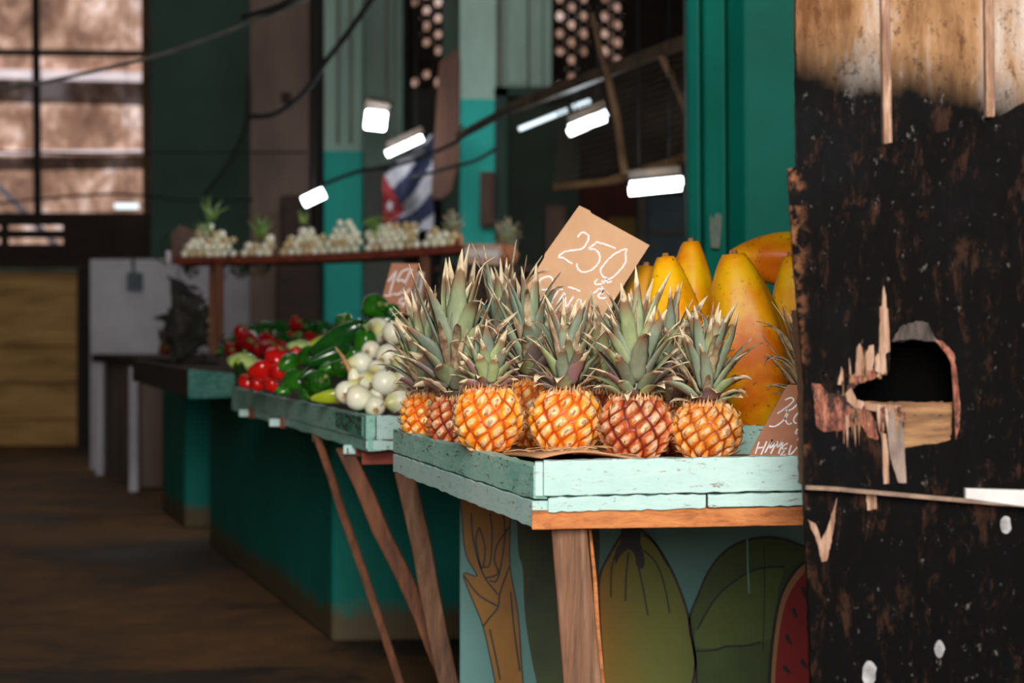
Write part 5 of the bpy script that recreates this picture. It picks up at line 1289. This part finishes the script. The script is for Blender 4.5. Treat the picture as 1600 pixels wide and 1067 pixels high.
SPL = [[(322, 360), (330, 210), (345, 188), (358, 210), (360, 270), (372, 350)], [(380, 330), (378, 240), (395, 200), (418, 196), (420, 260), (410, 330)], [(425, 330), (425, 260), (460, 225), (480, 240), (470, 320), (450, 345)],
 [(445, 230), (450, 60), (448, 0), (462, -10), (465, -90), (470, -112), (482, -60), (484, 0), (492, 10), (498, 120), (502, 230), (480, 240)],
 [(455, 650), (462, 700), (470, 920), (497, 918), (494, 760), (480, 660)], [(485, 590), (500, 760), (540, 900), (548, 915), (588, 915), (575, 700), (562, 560), (500, 540)],
 [(270, 450), (300, 420), (330, 480), (420, 505), (560, 512), (560, 560), (420, 540), (320, 525), (280, 490)]]
for i, L in enumerate(SPL):
    mb = MB(); mb.poly([P(x, y, d-.004-.001*(i % 3)) for x, y in outline_edge(hc(L), 5, .5)], (0, .004+.001*(i % 3), 0)); mb.build('splinter', M['split_wood'] if i not in (5,) else plain('grey_splinter', srgb(96, 82, 76), srgb(156, 134, 120), 40, .9, vec=(1, 1, .3)), bd, absolute=True)
for i in range(46):
    side = R.random()
    if side < .45: x0 = R.uniform(1308, 1392); y0 = 596-(x0-1308)*.12+R.uniform(-6, 6); L = -R.uniform(10, 46); w_ = R.uniform(1.2, 3.2)
    elif side < .85: x0 = R.uniform(1318, 1412); y0 = 640+R.uniform(-8, 12); L = R.uniform(12, 60); w_ = R.uniform(1.2, 3.4)
    else: x0 = R.uniform(1262, 1318); y0 = R.uniform(600, 660); L = R.uniform(-26, 30); w_ = R.uniform(1, 2.6)
    dx = R.uniform(-3, 3)
    mb = MB(); mb.poly([P(x, y, d-.0045-.0004*(i % 5)) for x, y in ((x0-w_, y0), (x0+w_, y0), (x0+w_*.6+dx*.5, y0+L*.6), (x0+dx, y0+L), (x0-w_*.7+dx*.4, y0+L*.5))][::(1 if L < 0 else -1)], (0, .003, 0))
    mb.build('splinter', [M['split_wood'], M['rawred'], M['torn_ply']][i % 3], bd, absolute=True)
# lower board and ledge
mb = MB(); mb.poly([P(x, y, d+.012) for x, y in outline_edge([(1256, 755), (1900, 770), (1900, 1630), (1285, 1630), (1268, 1067), (1262, 900)])], (0, .02, 0)); mb.build('lower_board', M['soot'], bd, absolute=True)
mb = MB(); pts = [(1258, 761), (1300, 763), (1400, 772), (1500, 781), (1900, 812)]
for i in range(4): mb.bar(P(*pts[i], d-.002), P(*pts[i+1], d-.002), .012, .0055)
mb.build('ledge_strip', plain('worn_grey_edge', srgb(92, 70, 56), srgb(150, 124, 104), 30, .7), bd, absolute=True)
mb = MB(); mb.poly([P(x, y, d-.012) for x, y in ((1509, 763), (1900, 775), (1900, 800), (1600, 792), (1509, 779))], (0, .012, 0)); mb.build('white_strip', plain('white_strip', srgb(190, 188, 186), srgb(222, 220, 216), 10, .5), bd, absolute=True, bevel=.001)
mb = MB(); 
for L in ([(1262, 812), (1274, 818), (1284, 845), (1296, 815), (1308, 778), (1302, 830), (1292, 876), (1284, 878), (1278, 850)], [(1352, 762), (1368, 762), (1370, 795), (1355, 797)], ):
    mb.poly([P(x, y, d+.0105) for x, y in outline_edge(L, 5, 1)], (0, .0015, 0))
mb.build('bare_scrapes', M['split_wood'], bd, absolute=True)
ps_ = plain('pale_spots', srgb(120, 118, 118), srgb(170, 168, 168), 60, .8)
for cx, cy, rx_, ry_ in ((1358, 1052, 12, 20), (1468, 1014, 8, 14), (1572, 820, 9, 14)):
    mb = MB(); mb.poly([P(cx+rx_*math.cos(a)*R.uniform(.8, 1.1), cy+ry_*math.sin(a), d+.0108) for a in [2*PI*k/14 for k in range(14)]], (0, .0012, 0)); mb.build('pale_spot', ps_, bd, absolute=True)
# side edge (worn brown jamb) giving the shutter depth
mb = MB(); mb.poly([P(x, y, d+.012) for x, y in outline_edge([(1247, 484), (1262, 500), (1272, 600), (1276, 760), (1257, 760), (1256, 600)], 8, 1.6)], (0, .06, 0)); mb.build('jamb', M['post_wood'], bd, absolute=True)
# unused prototypes clean-up is unnecessary: every prototype is placed
